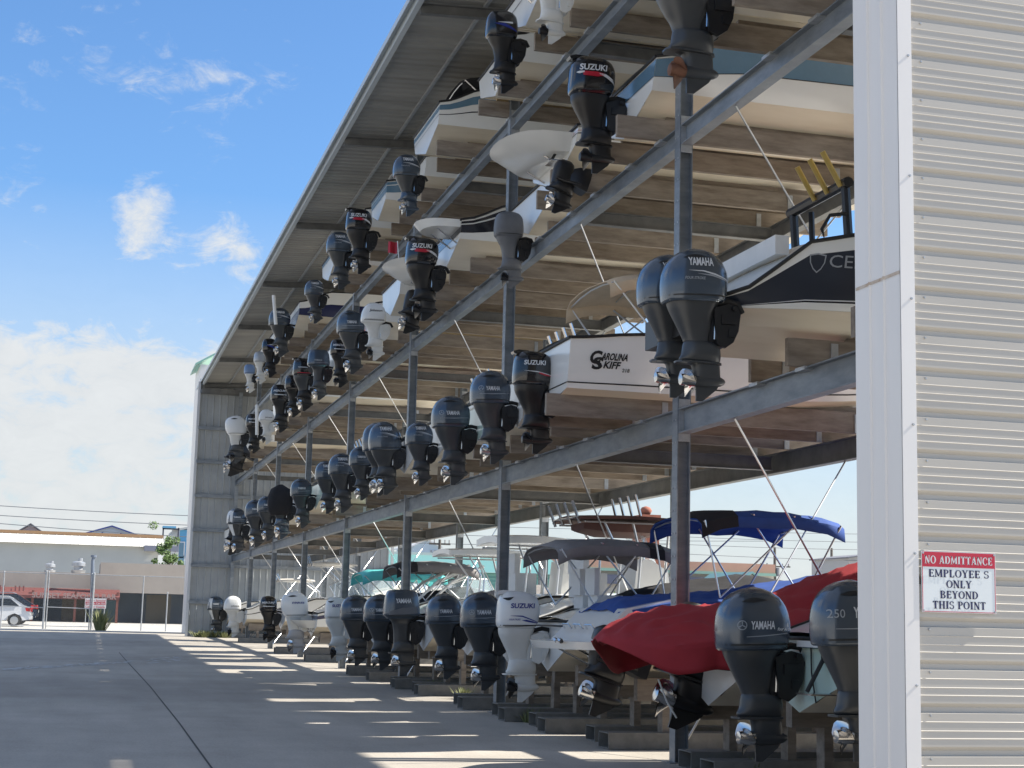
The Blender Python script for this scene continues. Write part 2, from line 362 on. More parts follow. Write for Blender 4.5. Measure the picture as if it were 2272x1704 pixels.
for x in (1.25, 2.6, 3.95, 5.3, 6.65, 8.0, 9.35): m.box(x-.03, 0, -.0+.05*x, x+.03, YFAR-YN, .058+.05*x)
m.build('purlins', GALV2, rf)
m = MB(); m.box(-.05, -.3, -.07, -.02, YFAR-YN+2.9, .14); m.box(-.16, -.3, .10, -.05, YFAR-YN+2.9, .14); m.box(-.16, -.3, .02, -.15, YFAR-YN+2.9, .10); m.box(-.02, -.3, -.07, .05, YFAR-YN+2.9, -.06)
m.build('eave_gutter', mat('pale_blue_grey_trim', (.50, .55, .58), .4, .2), rf)

# near end wall with recessed horizontal ribs
RP = .279
wl = thing('end_wall', 'light stone ribbed metal end wall of the boat shed, facing the viewer', 'wall', (5.25, 9.3, 0))
prof = []; z = 12.9
while z > -.1:
    for dz, d in ((0, 0), (.052, 0), (.055, -.003), (.061, 0), (.110, 0), (.113, -.003), (.119, 0), (.160, 0), (.163, -.003), (.169, 0), (.214, 0), (.240, .026), (.272, .026), (.2785, .001)):
        prof.append((z-dz*RP/.279, d))
    z -= RP
MB().grid([[(x, d, zz) for zz, d in prof] for x in (.02, 3.2, 9.7)]).build('ribbed_panel', PANEL, wl, smooth=12)
MB().box(.02, .04, -.1, 9.7, .07, 12.75).build('wall_backing', PANEL, wl)
ct = thing('corner_trim', 'tall white folded metal corner trim at the open edge of the shed', 'trim', (5.25, 9.3, 0))
m = MB()
yy = [0, .012, .20, .208, .216, .40, .408, .416, .62]; dd = [0, -.0, 0, -.014, 0, 0, -.014, 0, 0]
m.grid([[(-.012+d, y, z) for z in (-.05, 6.9, 6.905, 12.9)] for y, d in zip(yy, dd)])
m.box(-.012, .62, -.05, .24, .635, 12.9)
m.build('folded_face', TRIM, ct)
zl_ = PX(1906, 645, 5.25).z
m = MB(); m.grid([[(-.016+d, y, z) for z in (zl_, zl_+.022)] for y, d in zip(yy, dd)]); m.build('lap_joint', mat('rust_stained_trim', (.60, .55, .48), .5, col2=(.42, .30, .20), scale=9), ct)
m = MB(); m.box(-.012, -.014, -.05, .093, -.006, 12.9); m.build('flange', TRIM, ct)
m = MB()
for i in range(15):
    z = .5+.86*i; m.tube([(.066, -.014, z), (.066, -.024, z)], [.010, .007], 8)
m.build('screws', GALV2, ct)
m = MB(); z = .35
while z < 12:
    m.tube([(.17, -.004, z-.02), (.17, -.014, z-.02)], [.009, .006], 6); z += RP
for zz in range(2, 40, 3): m.tube([(1.75, -.003, 12.9-RP*zz-.24), (1.75, -.012, 12.9-RP*zz-.24)], [.009, .006], 6)
m.build('panel_screws', GALV2, wl)
# back of the near corner: steel jamb column behind the trim
# warning sign
sg = thing('warning_sign', 'red and white metal sign on the ribbed wall warning off all but staff', 'sign', (0, 0, 0))
q = [PY(1850+a*.3641, 1100+b*.3641, 9.283) for a, b in ((533, 333), (983, 345), (983, 712), (537, 712))]
x0, x1, z1, z0 = q[0].x, q[1].x, q[0].z-.002, q[3].z+.004
sg.location = (x0, 9.283, z0); w, h = x1-x0, z1-z0
MB().box(0, 0, 0, w, .006, h).build('plate', mat('sign_white', (.72, .76, .76), .35), sg)
rd = mat('sign_red', (.50, .02, .05), .35); nv = mat('sign_navy', (.02, .025, .09), .4)
m = MB(); t_ = .006
m.box(.004, -.0015, h*.745, w-.004, -.0003, h-.004); m.box(.004, -.0015, .004, .008, -.0003, h*.745); m.box(w-.008, -.0015, .004, w-.004, -.0003, h*.745); m.box(.008, -.0015, .004, w-.008, -.0003, .008)
m.build('red_band', rd, sg)
def serif_text(mb, s, cx, z, hh, wid, y):
    """roman capitals: thick and thin strokes with bracketed serifs"""
    T, t = .23, .10
    def ln(x0, z0, x1, z1, w): return ('l', x0, z0, x1, z1, w)
    def sf(x, z, w=.30): return ('l', x-w/2, z+(.03 if z < .5 else -.03), x+w/2, z+(.03 if z < .5 else -.03), -.06)
    def arc(cx_, cz, rx, rz, a0, a1, wt, wn): return ('a', cx_, cz, rx, rz, a0, a1, wt, wn)
    G = {'N': (.80, [ln(.14, 0, .14, 1, t), ln(.14, 1, .66, 0, T), ln(.66, 0, .66, 1, t), sf(.14, 0), sf(.12, 1), sf(.66, 1)]),
         'O': (.82, [arc(.41, .5, .32, .46, 0, 360, T, t)]), 'A': (.80, [ln(.12, 0, .40, 1, t), ln(.40, 1, .66, 0, T), ln(.22, .34, .56, .34, -t), sf(.12, 0, .24), sf(.66, 0, .30)]),
         'D': (.80, [ln(.18, 0, .18, 1, T), arc(.28, .5, .40, .47, -90, 90, T, t), sf(.2, 0, .34), sf(.2, 1, .34)]),
         'M': (1.0, [ln(.13, 0, .16, 1, t), ln(.16, 1, .48, .1, T*.8), ln(.48, .1, .80, 1, t), ln(.82, 1, .84, 0, T), sf(.13, 0, .26), sf(.84, 0, .30), sf(.12, 1, .2), sf(.86, 1, .2)]),
         'I': (.42, [ln(.21, 0, .21, 1, T), sf(.21, 0, .36), sf(.21, 1, .36)]), 'T': (.72, [ln(.36, 0, .36, 1, T), ln(.05, .95, .67, .95, -.09), ln(.06, .78, .06, .97, t), ln(.66, .78, .66, .97, t), sf(.36, 0, .36)]),
         'C': (.76, [arc(.42, .5, .33, .46, 50, 310, T, t), ln(.66, .68, .66, .94, t), ln(.66, .08, .66, .28, t*.8)]),
         'E': (.68, [ln(.18, 0, .18, 1, T), ln(.1, .95, .60, .95, -.09), ln(.2, .52, .50, .52, -.08), ln(.1, .05, .62, .05, -.09), ln(.58, .76, .58, .97, t), ln(.60, .03, .60, .26, t), ln(.48, .42, .48, .62, t)]),
         'P': (.68, [ln(.18, 0, .18, 1, T), arc(.30, .73, .27, .24, -90, 90, T*.9, t), sf(.2, 0, .34), sf(.16, 1, .26)]),
         'L': (.66, [ln(.18, 0, .18, 1, T), ln(.1, .05, .60, .05, -.09), ln(.58, .03, .58, .28, t), sf(.2, 1, .34)]),
         'Y': (.76, [ln(.38, 0, .38, .46, T), ln(.12, 1, .38, .44, T*.9), ln(.64, 1, .38, .44, t), sf(.38, 0, .34), sf(.13, 1, .28), sf(.64, 1, .24)]),
         'S': (.62, [arc(.31, .74, .22, .22, 30, 270, T*.7, t*1.2), arc(.31, .27, .24, .24, -150, 90, T*.7, t*1.2), ln(.52, .74, .52, .95, t), ln(.09, .05, .09, .27, t)]),
         'B': (.74, [ln(.18, 0, .18, 1, T), arc(.30, .75, .25, .22, -90, 90, T*.9, t), arc(.30, .27, .31, .25, -90, 90, T, t), sf(.16, 0, .26), sf(.16, 1, .26)]),
         'H': (.84, [ln(.18, 0, .18, 1, T), ln(.66, 0, .66, 1, T), ln(.18, .5, .66, .5, -.08), sf(.18, 0, .34), sf(.18, 1, .34), sf(.66, 0, .34), sf(.66, 1, .34)]), ' ': (.36, [])}
    tot = sum(G[c][0]+.06 for c in s); k = wid/tot; x = cx-wid/2
    for c in s:
        gw, st = G[c]
        for q in st:
            if q[0] == 'l':
                _, a, b, c_, d, ww = q
                pts = [(a-ww/2, b), (a+ww/2, b), (c_+ww/2, d), (c_-ww/2, d)] if ww > 0 else [(a, b-(-ww)/2), (c_, d-(-ww)/2), (c_, d+(-ww)/2), (a, b+(-ww)/2)]
                mb.add([(x+p*k, y, z+r_*hh) for p, r_ in pts], [(0, 1, 2, 3)])
            else:
                _, ax, az_, rx, rz, a0, a1, wt, wn = q; nseg = 14; vs = []
                for i in range(nseg+1):
                    th = R(a0+(a1-a0)*i/nseg); c1, s1 = math.cos(th), math.sin(th); ww = wn+(wt-wn)*abs(c1)
                    for rr in (.5, -.5): vs.append((x+(ax+(rx+ww*rr*.9)*c1)*k, y, z+(az_+(rz+ww*rr*.6)*s1)*hh))
                mb.add(vs, [(2*i, 2*i+1, 2*i+3, 2*i+2) for i in range(nseg)])
        x += (gw+.06)*k
m = MB(); serif_text(m, 'NO ADMITTANCE', w*.5, h*.795, h*.135, w*.92, -.0035); m.build('heading_letters', DEC_W, sg)
m = MB()
for s, z, ww in (('EMPLOYEE S', .578, .82), ('ONLY', .405, .35), ('BEYOND', .232, .52), ('THIS POINT', .062, .72)): serif_text(m, s, w*.5, h*z, h*.125, w*ww, -.0035)
m.build('letters', nv, sg)
m = MB()
for a in (.02, .98):
    for b in (.03, .97): m.tube([(a*w, 0, b*h), (a*w, -.005, b*h)], .007, 8)
m.build('screws', GALV2, sg)

# far end wall: vertical panels on horizontal girts
fwl = thing('far_end_wall', 'grey ribbed metal wall closing the far end of the boat shed', 'wall', (5.08, YFAR, 0))
m = MB(); P = []; x = 0
while x < 9.8:
    for dx, d in ((0, 0), (.03, -.03), (.07, -.03), (.10, 0)): P.append((x+dx, d))
    x += .33
m.grid([[(px_, .05+d, z) for px_, d in P] for z in (gz(YFAR), 12.9)]); m.build('ribbed_panel', mat('far_panel', (.30, .32, .33), .5, var=.1, scale=1.2), fwl)
m = MB()
for z in (2.0, 3.75, 5.45, 7.1, 8.75, 10.4, 12.2): m.box(.02, -.12, z, 9.8, -.02, z+.16)
m.build('girts', GALV, fwl)
m = MB(); m.box(-.08, -.10, gz(YFAR), .04, .06, 12.75); m.box(9.78, -.1, gz(YFAR), 9.9, .06, 13.1); m.build('edge_trim', mat('pale_trim', (.5, .52, .54), .45), fwl)
m = MB(); ibeam_x(m, -.13, .1, 9.7, 12.45, .3); m.build('end_rafter', DARKST, fwl)
for n in (0,):
    MB().box(1.9, -.25, gz(YFAR), 2.08, -.13, 12.3).build('end_column', GALV, fwl)
bc = thing('sun_block_sheet', 'added unseen grey sheet blocking sun high along the shed back under the roof', 'wall', (14.95, YN, 0))
MB().box(0, -.3, 10.5, .04, YFAR-YN+2.8, 13.02).build('sheeting', SOFF, bc)  # unseen sheet added to keep sun from leaking under the roof onto the yard
gr = thing('green_roof_wing', 'pale green metal roofed wing peeping out beyond the shed eave', 'building', (0, 0, 0))
a, b, c, d = PY(434, 823, 82), PY(443, 806, 82), PY(490, 770, 82), PY(500, 830, 82)
MB().add([(a.x-.02, 82, b.z), (a.x+1.6, 82, b.z+1.0), (a.x+1.6, 86, b.z+1.0), (a.x-.02, 86, b.z), (a.x-.02, 82, b.z-.10), (a.x+1.6, 82, b.z+.9), (a.x+1.6, 86, b.z+.9), (a.x-.02, 86, b.z-.10)], [(0, 1, 2, 3), (4, 5, 6, 7), (0, 4, 5, 1), (0, 3, 7, 4)]).build('roof', mat('green_roof', (.25, .48, .40), .45), gr)
MB().box(a.x+.25, 82.2, gz(82), a.x+1.6, 85.8, b.z-.02).build('wall', TRIM, gr)

# ---------------------------------------------------------------- outboard motors (unit: overall height 1, z=0 at the skeg tip, +x towards the boat)
def interp(st, z):
    st = sorted(st)
    if z <= st[0][0]: return st[0][1:]
    for a, b in zip(st, st[1:]):
        if a[0] <= z <= b[0]:
            t = (z-a[0])/(b[0]-a[0]) if b[0] > a[0] else 0; return tuple(p+(q-p)*t for p, q in zip(a[1:], b[1:]))
    return st[-1][1:]
def smooth_st(st, n=4):                                    # Catmull-Rom through the stations for soft forms
    st = sorted(st); out = []
    for i in range(len(st)-1):
        p0, p1, p2, p3 = st[max(i-1, 0)], st[i], st[i+1], st[min(i+2, len(st)-1)]
        for k in range(n):
            t = k/n; out.append(tuple(.5*(2*b+(c-a)*t+(2*a-5*b+4*c-d)*t*t+(3*b-a-3*c+d)*t**3) for a, b, c, d in zip(p0, p1, p2, p3)))
            out[-1] = (p1[0]+(p2[0]-p1[0])*t,)+out[-1][1:]
    return out+[st[-1]]
def ring(z, xa, xf, b, e, n=28, tz=0):
    q = []; xc, a = (xa+xf)/2, (xf-xa)/2
    for k in range(n):
        t = 2*math.pi*k/n; c, s = math.cos(t), math.sin(t)
        x = xc+a*math.copysign(abs(c)**(2/e), c); q.append((x, b*math.copysign(abs(s)**(2/e), s), z+tz*(x-xc)))
    return q
COWL = {  # z, x aft, x fore, half width ; exponent ; tilt of the sections (the cowl base rises aft->fore)
 'round': ([(.545, -.206, .176, .128), (.557, -.216, .187, .139), (.60, -.221, .197, .148), (.70, -.224, .205, .152), (.79, -.217, .198, .149), (.86, -.198, .175, .140), (.915, -.168, .142, .124), (.955, -.128, .10, .099), (.983, -.078, .052, .062), (1.0, -.02, .0, .02)], 3.2),
 'big': ([(.525, -.20, .215, .135), (.54, -.208, .228, .148), (.66, -.222, .23, .155), (.80, -.212, .205, .150), (.88, -.19, .165, .138), (.94, -.15, .11, .11), (.98, -.09, .05, .07), (1.0, -.03, .0, .025)], 2.9),
 'boxy': ([(.60, -.165, .165, .10), (.635, -.20, .215, .125), (.66, -.212, .225, .132), (.80, -.205, .215, .13), (.90, -.195, .20, .122), (.965, -.175, .175, .11), (.99, -.15, .145, .09), (1.0, -.08, .08, .05)], 3.8),
 'tall': ([(.53, -.17, .14, .10), (.57, -.195, .165, .13), (.66, -.20, .185, .142), (.78, -.195, .19, .142), (.86, -.19, .18, .138), (.915, -.18, .16, .126), (.955, -.165, .125, .105), (.985, -.14, .06, .075), (1.0, -.09, .0, .04)], 3.2),
 'merc': ([(.58, -.165, .15, .10), (.61, -.185, .175, .12), (.70, -.192, .185, .13), (.82, -.187, .18, .127), (.90, -.175, .165, .117), (.955, -.15, .13, .095), (.985, -.10, .08, .06), (1.0, -.03, .02, .025)], 3.3),
 'white': ([(.57, -.19, .175, .11), (.60, -.215, .20, .132), (.68, -.22, .21, .14), (.80, -.205, .20, .137), (.90, -.17, .17, .12), (.955, -.125, .12, .09), (.985, -.08, .07, .055), (1.0, -.02, .02, .02)], 3.2),
 'evin': ([(.60, -.14, .17, .10), (.63, -.165, .215, .13), (.70, -.205, .225, .142), (.80, -.225, .215, .142), (.88, -.22, .195, .132), (.94, -.18, .15, .108), (.98, -.10, .09, .07), (1.0, -.02, .03, .03)], 2.7),
}
ZB = {'round': .635, 'big': .60, 'tall': .655, 'merc': .655, 'boxy': .655, 'white': .645, 'evin': .585}
for k_ in COWL:                                             # cowl sits on the upper 35-40 % of the motor
    st_, e_ = COWL[k_]; z0_ = st_[0][0]; COWL[k_] = ([(ZB[k_]+(q[0]-z0_)*(1-ZB[k_])/(1-z0_),)+q[1:] for q in st_], e_)
MID = {
 'round': [(.65, -.190, .160, .112), (.615, -.182, .140, .108), (.56, -.158, .118, .094), (.50, -.128, .108, .078), (.44, -.098, .100, .064), (.385, -.074, .095, .055)],
 'big': [(.615, -.185, .195, .118), (.58, -.175, .17, .11), (.53, -.155, .14, .095), (.47, -.122, .12, .075), (.42, -.09, .105, .062), (.375, -.075, .098, .055)],
 'boxy': [(.66, -.15, .16, .095), (.635, -.125, .135, .08), (.60, -.10, .112, .065), (.52, -.085, .10, .056), (.44, -.08, .098, .053), (.37, -.078, .098, .052)],
 'tall': [(.66, -.180, .150, .112), (.61, -.176, .135, .105), (.56, -.155, .12, .09), (.49, -.12, .108, .07), (.43, -.09, .10, .058), (.375, -.074, .098, .053)],
 'merc': [(.66, -.165, .145, .10), (.61, -.145, .125, .085), (.54, -.105, .11, .066), (.46, -.085, .10, .055), (.375, -.075, .098, .052)],
 'white': [(.65, -.18, .165, .10), (.615, -.155, .145, .085), (.56, -.115, .12, .066), (.46, -.085, .105, .056), (.375, -.076, .10, .052)],
 'evin': [(.59, -.135, .16, .095), (.56, -.125, .14, .085), (.50, -.11, .118, .068), (.43, -.095, .105, .058), (.37, -.08, .10, .054)],
}
def cowl_fn(kind):
    st, e = COWL[kind]; S_ = smooth_st(st, 5)
    def fn(x, z, off=.004, side=-1):
        xa, xf, b = interp(S_, z); xc, a = (xa+xf)/2, (xf-xa)/2; u = max(-.985, min(.985, (x-xc)/a))
        return (x, side*(b*(1-abs(u)**e)**(1/e)+off), z)
    return fn
PARTS = {}
def engine_parts(kind, cm, mm, lm, text, stripe, extra):
    key = (kind, cm.name, mm.name, lm.name, text, stripe, extra)
    if key in PARTS: return PARTS[key]
    out = []                                               # (name, mesh, parent index or None)
    def put(name, mb, m, parent=None, smooth=40): out.append((name, mb.mesh(name, m, smooth), parent)); return len(out)-1
    def prop(par=None, tilt=0, pm=STEEL):
        m = MB(); secs = []
        for x, r in ((.008, .028), (.0, .040), (-.065, .040), (-.095, .036), (-.098, .026)):
            secs.append([(x, r*math.cos(2*math.pi*k/14), .135+r*math.sin(2*math.pi*k/14)) for k in range(14)])
        m.loft(secs)
        for b in range(3):
            a0 = 2*math.pi*b/3+.5; P = []
            for i in range(6):
                r = .032+.078*i/5; wd = .050*math.sin(math.pi*(.16+.80*i/5))+.006; tw = .95-.09*i; row = []
                for j_ in range(4):
                    s = (j_/3-.5)*2*wd; th = a0+(s*math.cos(tw)+.028*i/5)/max(r, .05); row.append((-.033+s*math.sin(tw)-.004*i, r*math.cos(th), .135+r*math.sin(th)))
                P.append(row)
            m.grid(P); m.grid([[(p[0]-.004, p[1], p[2]) for p in row] for row in P])
        put('propeller', m, pm, par)
    low = MB()
    low.loft([ring(z, *v, 2.6, 20) for z, *v in smooth_st([(.39, -.068, .10, .054), (.372, -.076, .160, .064), (.35, -.080, .172, .068), (.30, -.088, .178, .066), (.268, -.105, .176, .052), (.25, -.085, .172, .040), (.232, -.022, .174, .044), (.17, -.012, .178, .038), (.12, .0, .184, .030)], 3)])
    pl = [(x_+.075, y_) for x_, y_ in [(.10, -.03), (.115, 0), (.10, .03), (0, .055), (-.12, .062), (-.185, .058), (-.205, .03), (-.205, -.03), (-.185, -.058), (-.12, -.062), (0, -.055)]]
    low.add([(x, y, .243) for x, y in pl]+[(x, y, .255) for x, y in pl], [tuple(reversed(range(11))), tuple(range(11, 22))]+[(i, (i+1) % 11, (i+1) % 11+11, i+11) for i in range(11)])
    secs = []
    for x, r in ((.215, .004), (.205, .018), (.18, .031), (.12, .041), (.04, .043), (.0, .040)):
        secs.append([(x, r*.9*math.cos(2*math.pi*k/16), .135+r*math.sin(2*math.pi*k/16)) for k in range(16)])
    low.loft(secs)
    low.prism([(.012, .125), (.182, .125), (.15, .078), (.055, .0), (.012, .0)], -.007, .007)
    if kind == 'stern':
        b = MB(); b.loft([ring(z, *v, 3.4, 20) for z, *v in smooth_st([(.32, -.09, .12, .055), (.40, -.10, .13, .07), (.50, -.11, .12, .085), (.57, -.10, .10, .085), (.60, -.06, .07, .06)], 3)])
        i = put('upper_housing', b, mm)
        put('lower_unit', low, lm); prop(None, pm=ALU if not extra else STEEL)
        g = MB(); g.loft([[(x, y*s, z*s+.46) for y, z in ((-.10, -.13), (.10, -.13), (.13, 0), (.09, .13), (-.09, .13), (-.13, 0))] for x, s in ((.08, .55), (.16, .85), (.26, 1.), (.30, 1.0))]); put('gimbal_housing', g, BLKM)
        r = MB(); 
        for s in (-1, 1): r.tube([(.22, s*.10, .38), (.02, s*.085, .36), (-.06, s*.07, .37)], [.018, .018, .012], 8)
        put('trim_rams', r, BLKM); PARTS[key] = out; return out
    st, e = COWL[kind]; S_ = smooth_st(st, 5); fn = cowl_fn(kind)
    ci = MB().loft([ring(z, *v, e, 32, .035 if kind in ('round', 'big', 'evin') else .02) for z, *v in S_])
    TZ = .035 if kind in ('round', 'big', 'evin') else .02
    def sfn(x, z, off=.0035, side=-1):
        xa, xf, b = interp(S_, z); p = fn(x, z, off, side); return (p[0], p[1], p[2]+TZ*(x-(xa+xf)/2))
    if 'cover' in extra:
        cov = MB(); rr = []
        for z, g in ((1.02, .4), (1.0, .8), (.93, 1.05), (.8, 1.10), (.65, 1.14), (.52, 1.10), (.50, 1.0), (.46, .90), (.445, .84)):
            xa, xf, b = interp(S_, min(max(z-.02, .655), .985)); xc = (xa+xf)/2
            q = ring(z, xc+(xa-xc)*g, xc+(xf-xc)*g, b*g, 2.6, 32); rr.append([(p[0]*(1+.02*math.sin(k*1.9+z*9)), p[1]*(1+.05*math.sin(k*2.3+z*17)), p[2]+.008*math.sin(k*1.3)) for k, p in enumerate(q)])
        c = put('fabric_cover', cov.loft(rr), cm, None, 60)
    else:
        c = put('cowling', ci, cm)
        sm = MB(); z0 = st[0][0]+.03
        for s in (-1, 1):
            P = [[sfn(xx, zz, .0025, s) for zz in (z0, z0+.008)] for xx in [interp(S_, z0)[0]*.96+(interp(S_, z0)[1]-interp(S_, z0)[0])*.965*i/14 for i in range(15)]]
            sm.grid(P)
        put('cowl_seam', sm, RUB, c)
        # air intake under the crown, aft
        if kind in ('round', 'big', 'tall', 'evin'):
            m = MB()
            for s in (-1, 1):
                P = []
                for i in range(13):
                    u = i/12; xx = (-.125+.155*u) if kind != 'tall' else (-.172+.10*u)
                    zt = (.917+.02*math.sin(math.pi*u)) if kind != 'tall' else .935+.01*u; th = .026*math.sin(math.pi*min(1, u*1.05+.02))+.001
                    P.append([sfn(xx, zt-th, .003, s), sfn(xx, zt-th*.4, .003, s), sfn(xx, zt, .003, s)])
                m.grid(P)
            put('air_intake', m, RUB, c)
        if kind == 'tall':
            m = MB(); m.prism([(-.205, .962), (-.215, .985), (-.16, 1.003), (-.06, 1.0), (-.06, .985)], -.05, .05); put('rear_fin', m, cm, c)
    put('midsection', MB().loft([ring(z, *v, 2.8, 28) for z, *v in smooth_st(MID[kind], 4)]), mm)
    if 'whiteback' in extra:
        m = MB(); P = []
        for z in [.39+.03*i for i in range(19)]:
            src = S_ if z > st[0][0] else smooth_st(MID[kind], 4); xa, xf, b = interp(src, z); row = []
            for k in range(-4, 5): 
                t = math.pi+k*.30; ee = 2.8; cs, sn = math.cos(t), math.sin(t); xc, a = (xa+xf)/2, (xf-xa)/2
                row.append((xc+(a+.006)*math.copysign(abs(cs)**(2/ee), cs), (b+.006)*math.copysign(abs(sn)**(2/ee), sn), z))
            P.append(row)
        put('white_rear_panel', m.grid(P) or m, WHTP, c)
    li = put('lower_unit', low, lm)
    prop(None, pm=RUST if 'rust' in extra else (STEEL if 'dull' not in extra else BLKM))
    br = MB()
    for s in (-1, 1):
        br.prism([(.10, .60), (.20, .635), (.265, .62), (.285, .57), (.27, .46), (.235, .385), (.18, .345), (.12, .37)], s*.075-.012, s*.075+.012)
    br.box(.08, -.05, .36, .20, .05, .62); br.tube([(.235, -.115, .605), (.235, .115, .605)], .017, 10); br.box(.15, -.10, .50, .25, -.085, .56); br.box(.20, -.098, .42, .245, -.085, .47)
    put('mount_bracket', br, BLKM if cm is not WHTP else (WHTM if 'wb' in extra else BLKM))
    m = MB(); m.tube([(.12, -.04, .64), (.22, -.03, .665), (.29, -.02, .655), (.33, 0, .60)], .020, 8); put('rigging_hose', m, GALV2 if False else RUB)
    m = MB(); m.tube([(.118, -.062, .57), (.112, -.062, .40)], .008, 8); put('tilt_ram', m, STEEL)
    if text and 'cover' not in extra:
        m = MB(); tw, zz, hh, wd, tm, sh = text[1:]
        text_on(m, text[0], sfn, tw, zz, hh, wd, .03 if text[0] != 'Johnson' else .02, sh)
        put('lettering', m, {'w': DEC_W, 'k': DEC_K, 'b': DEC_B, 'g': DEC_G}[tm], c, 0)
        if text[0] == 'YAMAHA' and 'logo' in extra:
            m = MB(); r_ = hh*.62; x0, z0 = tw-.05, zz+hh/2
            for k in range(20):
                a, b = 2*math.pi*k/20, 2*math.pi*(k+1)/20
                m.add([sfn(x0+math.cos(q)*rr_, z0+math.sin(q)*rr_) for q, rr_ in ((a, r_), (a, r_*.82), (b, r_*.82), (b, r_))], [(0, 1, 2, 3)])
            for k in range(3):
                a = math.pi/2+2*math.pi*k/3; dx, dz = math.cos(a), math.sin(a)
                m.add([sfn(x0+dx*q-dz*w_, z0+dz*q+dx*w_) for q, w_ in ((-.1*r_, .07*r_), (.75*r_, .12*r_), (.75*r_, -.12*r_), (-.1*r_, -.07*r_))], [(0, 1, 2, 3)])
            put('emblem', m, DEC_G, c, 0)
    def strip(pts, mt, nm='stripe'):                       # pts: (x, z low, z high)
        m = MB(); P = []
        for (xa, la, ha), (xb, lb, hb) in zip(pts, pts[1:]):
            for i in range(5): t = i/5; P.append((xa+(xb-xa)*t, la+(lb-la)*t, ha+(hb-ha)*t))
        P.append(pts[-1]); put(nm, m.grid([[sfn(x, lo, .0032), sfn(x, (lo+hi)/2, .0032), sfn(x, hi, .0032)] for x, lo, hi in P]) and m, mt, c, 0)
    if stripe == 'line': strip([(-.16, .728, .731), (.0, .726, .733), (.17, .738, .741)], DEC_G); 
    if stripe == 'yam':
        strip([(-.10, .826, .827), (.0, .820, .828), (.08, .800, .811), (.185, .770, .776)], DEC_W); strip([(-.04, .806, .807), (.06, .792, .803), (.185, .762, .768)], DEC_G)
        m = MB(); text_on(m, 'FOUR STROKE', sfn, -.125, .768, .018, .135, .02, .15); put('small_lettering', m, DEC_G, c, 0)
    if stripe == 'four':
        strip([(-.11, .712, .716), (.0, .716, .721), (.19, .732, .737)], DEC_G)
        m = MB(); text_on(m, 'four stroke', sfn, .08, .748, .018, .11, .02, .3); put('small_lettering', m, DEC_W, c, 0)
    if stripe == 'suz':
        strip([(-.17, .825, .83), (-.15, .815, .838), (-.11, .825, .838)], DEC_W); strip([(-.12, .80, .837), (.0, .795, .837), (.06, .805, .826)], DEC_R); strip([(.02, .818, .828), (.08, .792, .820), (.14, .758, .788), (.172, .738, .744)], DEC_W)
    if stripe == 'suz2': strip([(-.13, .79, .791), (.0, .778, .787), (.15, .75, .755)], DEC_W); strip([(.02, .765, .778), (.09, .745, .762), (.15, .742, .747)], DEC_R)
    if stripe == 'suzb':
        strip([(-.11, .775, .777), (.0, .765, .777), (.09, .735, .745), (.17, .712, .714)], DEC_B); strip([(.0, .732, .735), (.04, .722, .74), (.10, .712, .727), (.17, .708, .710)], DEC_B)
        m = MB(); text_on(m, 'FOUR STROKE', sfn, -.12, .735, .015, .10, .02, .2); put('small_lettering', m, DEC_B, c, 0)
        strip([(-.185, .672, .677), (.0, .678, .683), (.18, .686, .691)], DEC_K)
    if stripe == 'merc': strip([(-.13, .765, .785), (.0, .765, .78), (.12, .765, .775)], DEC_W)
    if stripe == 'blue': strip([(-.12, .80, .802), (.0, .77, .81), (.16, .72, .74)], DEC_B); strip([(-.08, .815, .818), (.1, .81, .835)], DEC_W)
    if stripe == 'redl': strip([(-.13, .70, .715), (.12, .70, .71)], DEC_R); strip([(-.12, .80, .825), (.06, .80, .82)], DEC_G)
    if stripe == 'wline': strip([(-.205, .69, .696), (.0, .69, .696), (.19, .69, .696)], DEC_K)
    if stripe == 'greybox': strip([(-.20, .70, .73), (.0, .705, .785), (.21, .72, .80)], GREYO)
    if 'num' in extra:
        m = MB(); text_on(m, '250', sfn, -.20, .79, .046, .09, .0); put('rating_number', m, DEC_G, c, 0)
    PARTS[key] = out; return out
def engine(name, label, px, ytop, ybot, kind, cm, mm, lm, text=None, stripe=None, extra=(), xa=5.94, group='outboard motors hung off the boat sterns', cat='outboard motor', tilt=0, yaw=0):
    p = PX(px, (ytop+ybot)/2, xa); zt, zb = PY(px, ytop, p.y).z, PY(px, ybot, p.y).z
    t = thing(name, label, cat, (xa, p.y, zb), group); H = zt-zb
    t.scale = (H,)*3; t.rotation_euler = (0, tilt, yaw)
    if kind == 'stern': t.scale = (H/.6,)*3
    objs = []
    for nm, me, par in engine_parts(kind, cm, mm, lm, text, stripe, extra):
        o = obj(nm, me, t if par is None else objs[par]); objs.append(o)
    return t, p.y, zb, H
TY = ('YAMAHA', -.10, .862, .054, .172, 'w', 0.); TY2 = ('YAMAHA', -.095, .768, .044, .155, 'w', 0.); TS = ('SUZUKI', -.15, .85, .052, .235, 'w', .1)
TB = ('YAMAHA', -.09, .84, .052, .19, 'w', .0); TM = ('MERCURY', -.15, .835, .04, .27, 'w', .18); TJ = ('Johnson', -.10, .83, .04, .22, 'k', .2)
TSB = ('SUZUKI', -.11, .845, .042, .225, 'b', .1); TE = ('EVINRUDE', -.06, .80, .03, .2, 'b', .1); TJ2 = ('Johnson', -.05, .74, .035, .2, 'k', .1)
BOATY = {}
XA = {0: 6.4, 1: 5.70, 2: 5.80, 3: 5.80}
def E_(tier, nm, label, px, yt, yb, kind, cm=YAM, mm=YAMM, lm=YAMM, text=None, stripe=None, extra=(), **k):
    k.setdefault('xa', XA[tier])
    t, y, zb, H = engine('outboard_motor', label, px, yt, yb, kind, cm, mm, lm, text, stripe, extra, **k); BOATY[nm] = (y, zb, H, k['xa'])
G1, G2, G3, G0 = ('on the lowest rack level', 'on the middle rack level', 'on the top rack level', 'in the ground row')
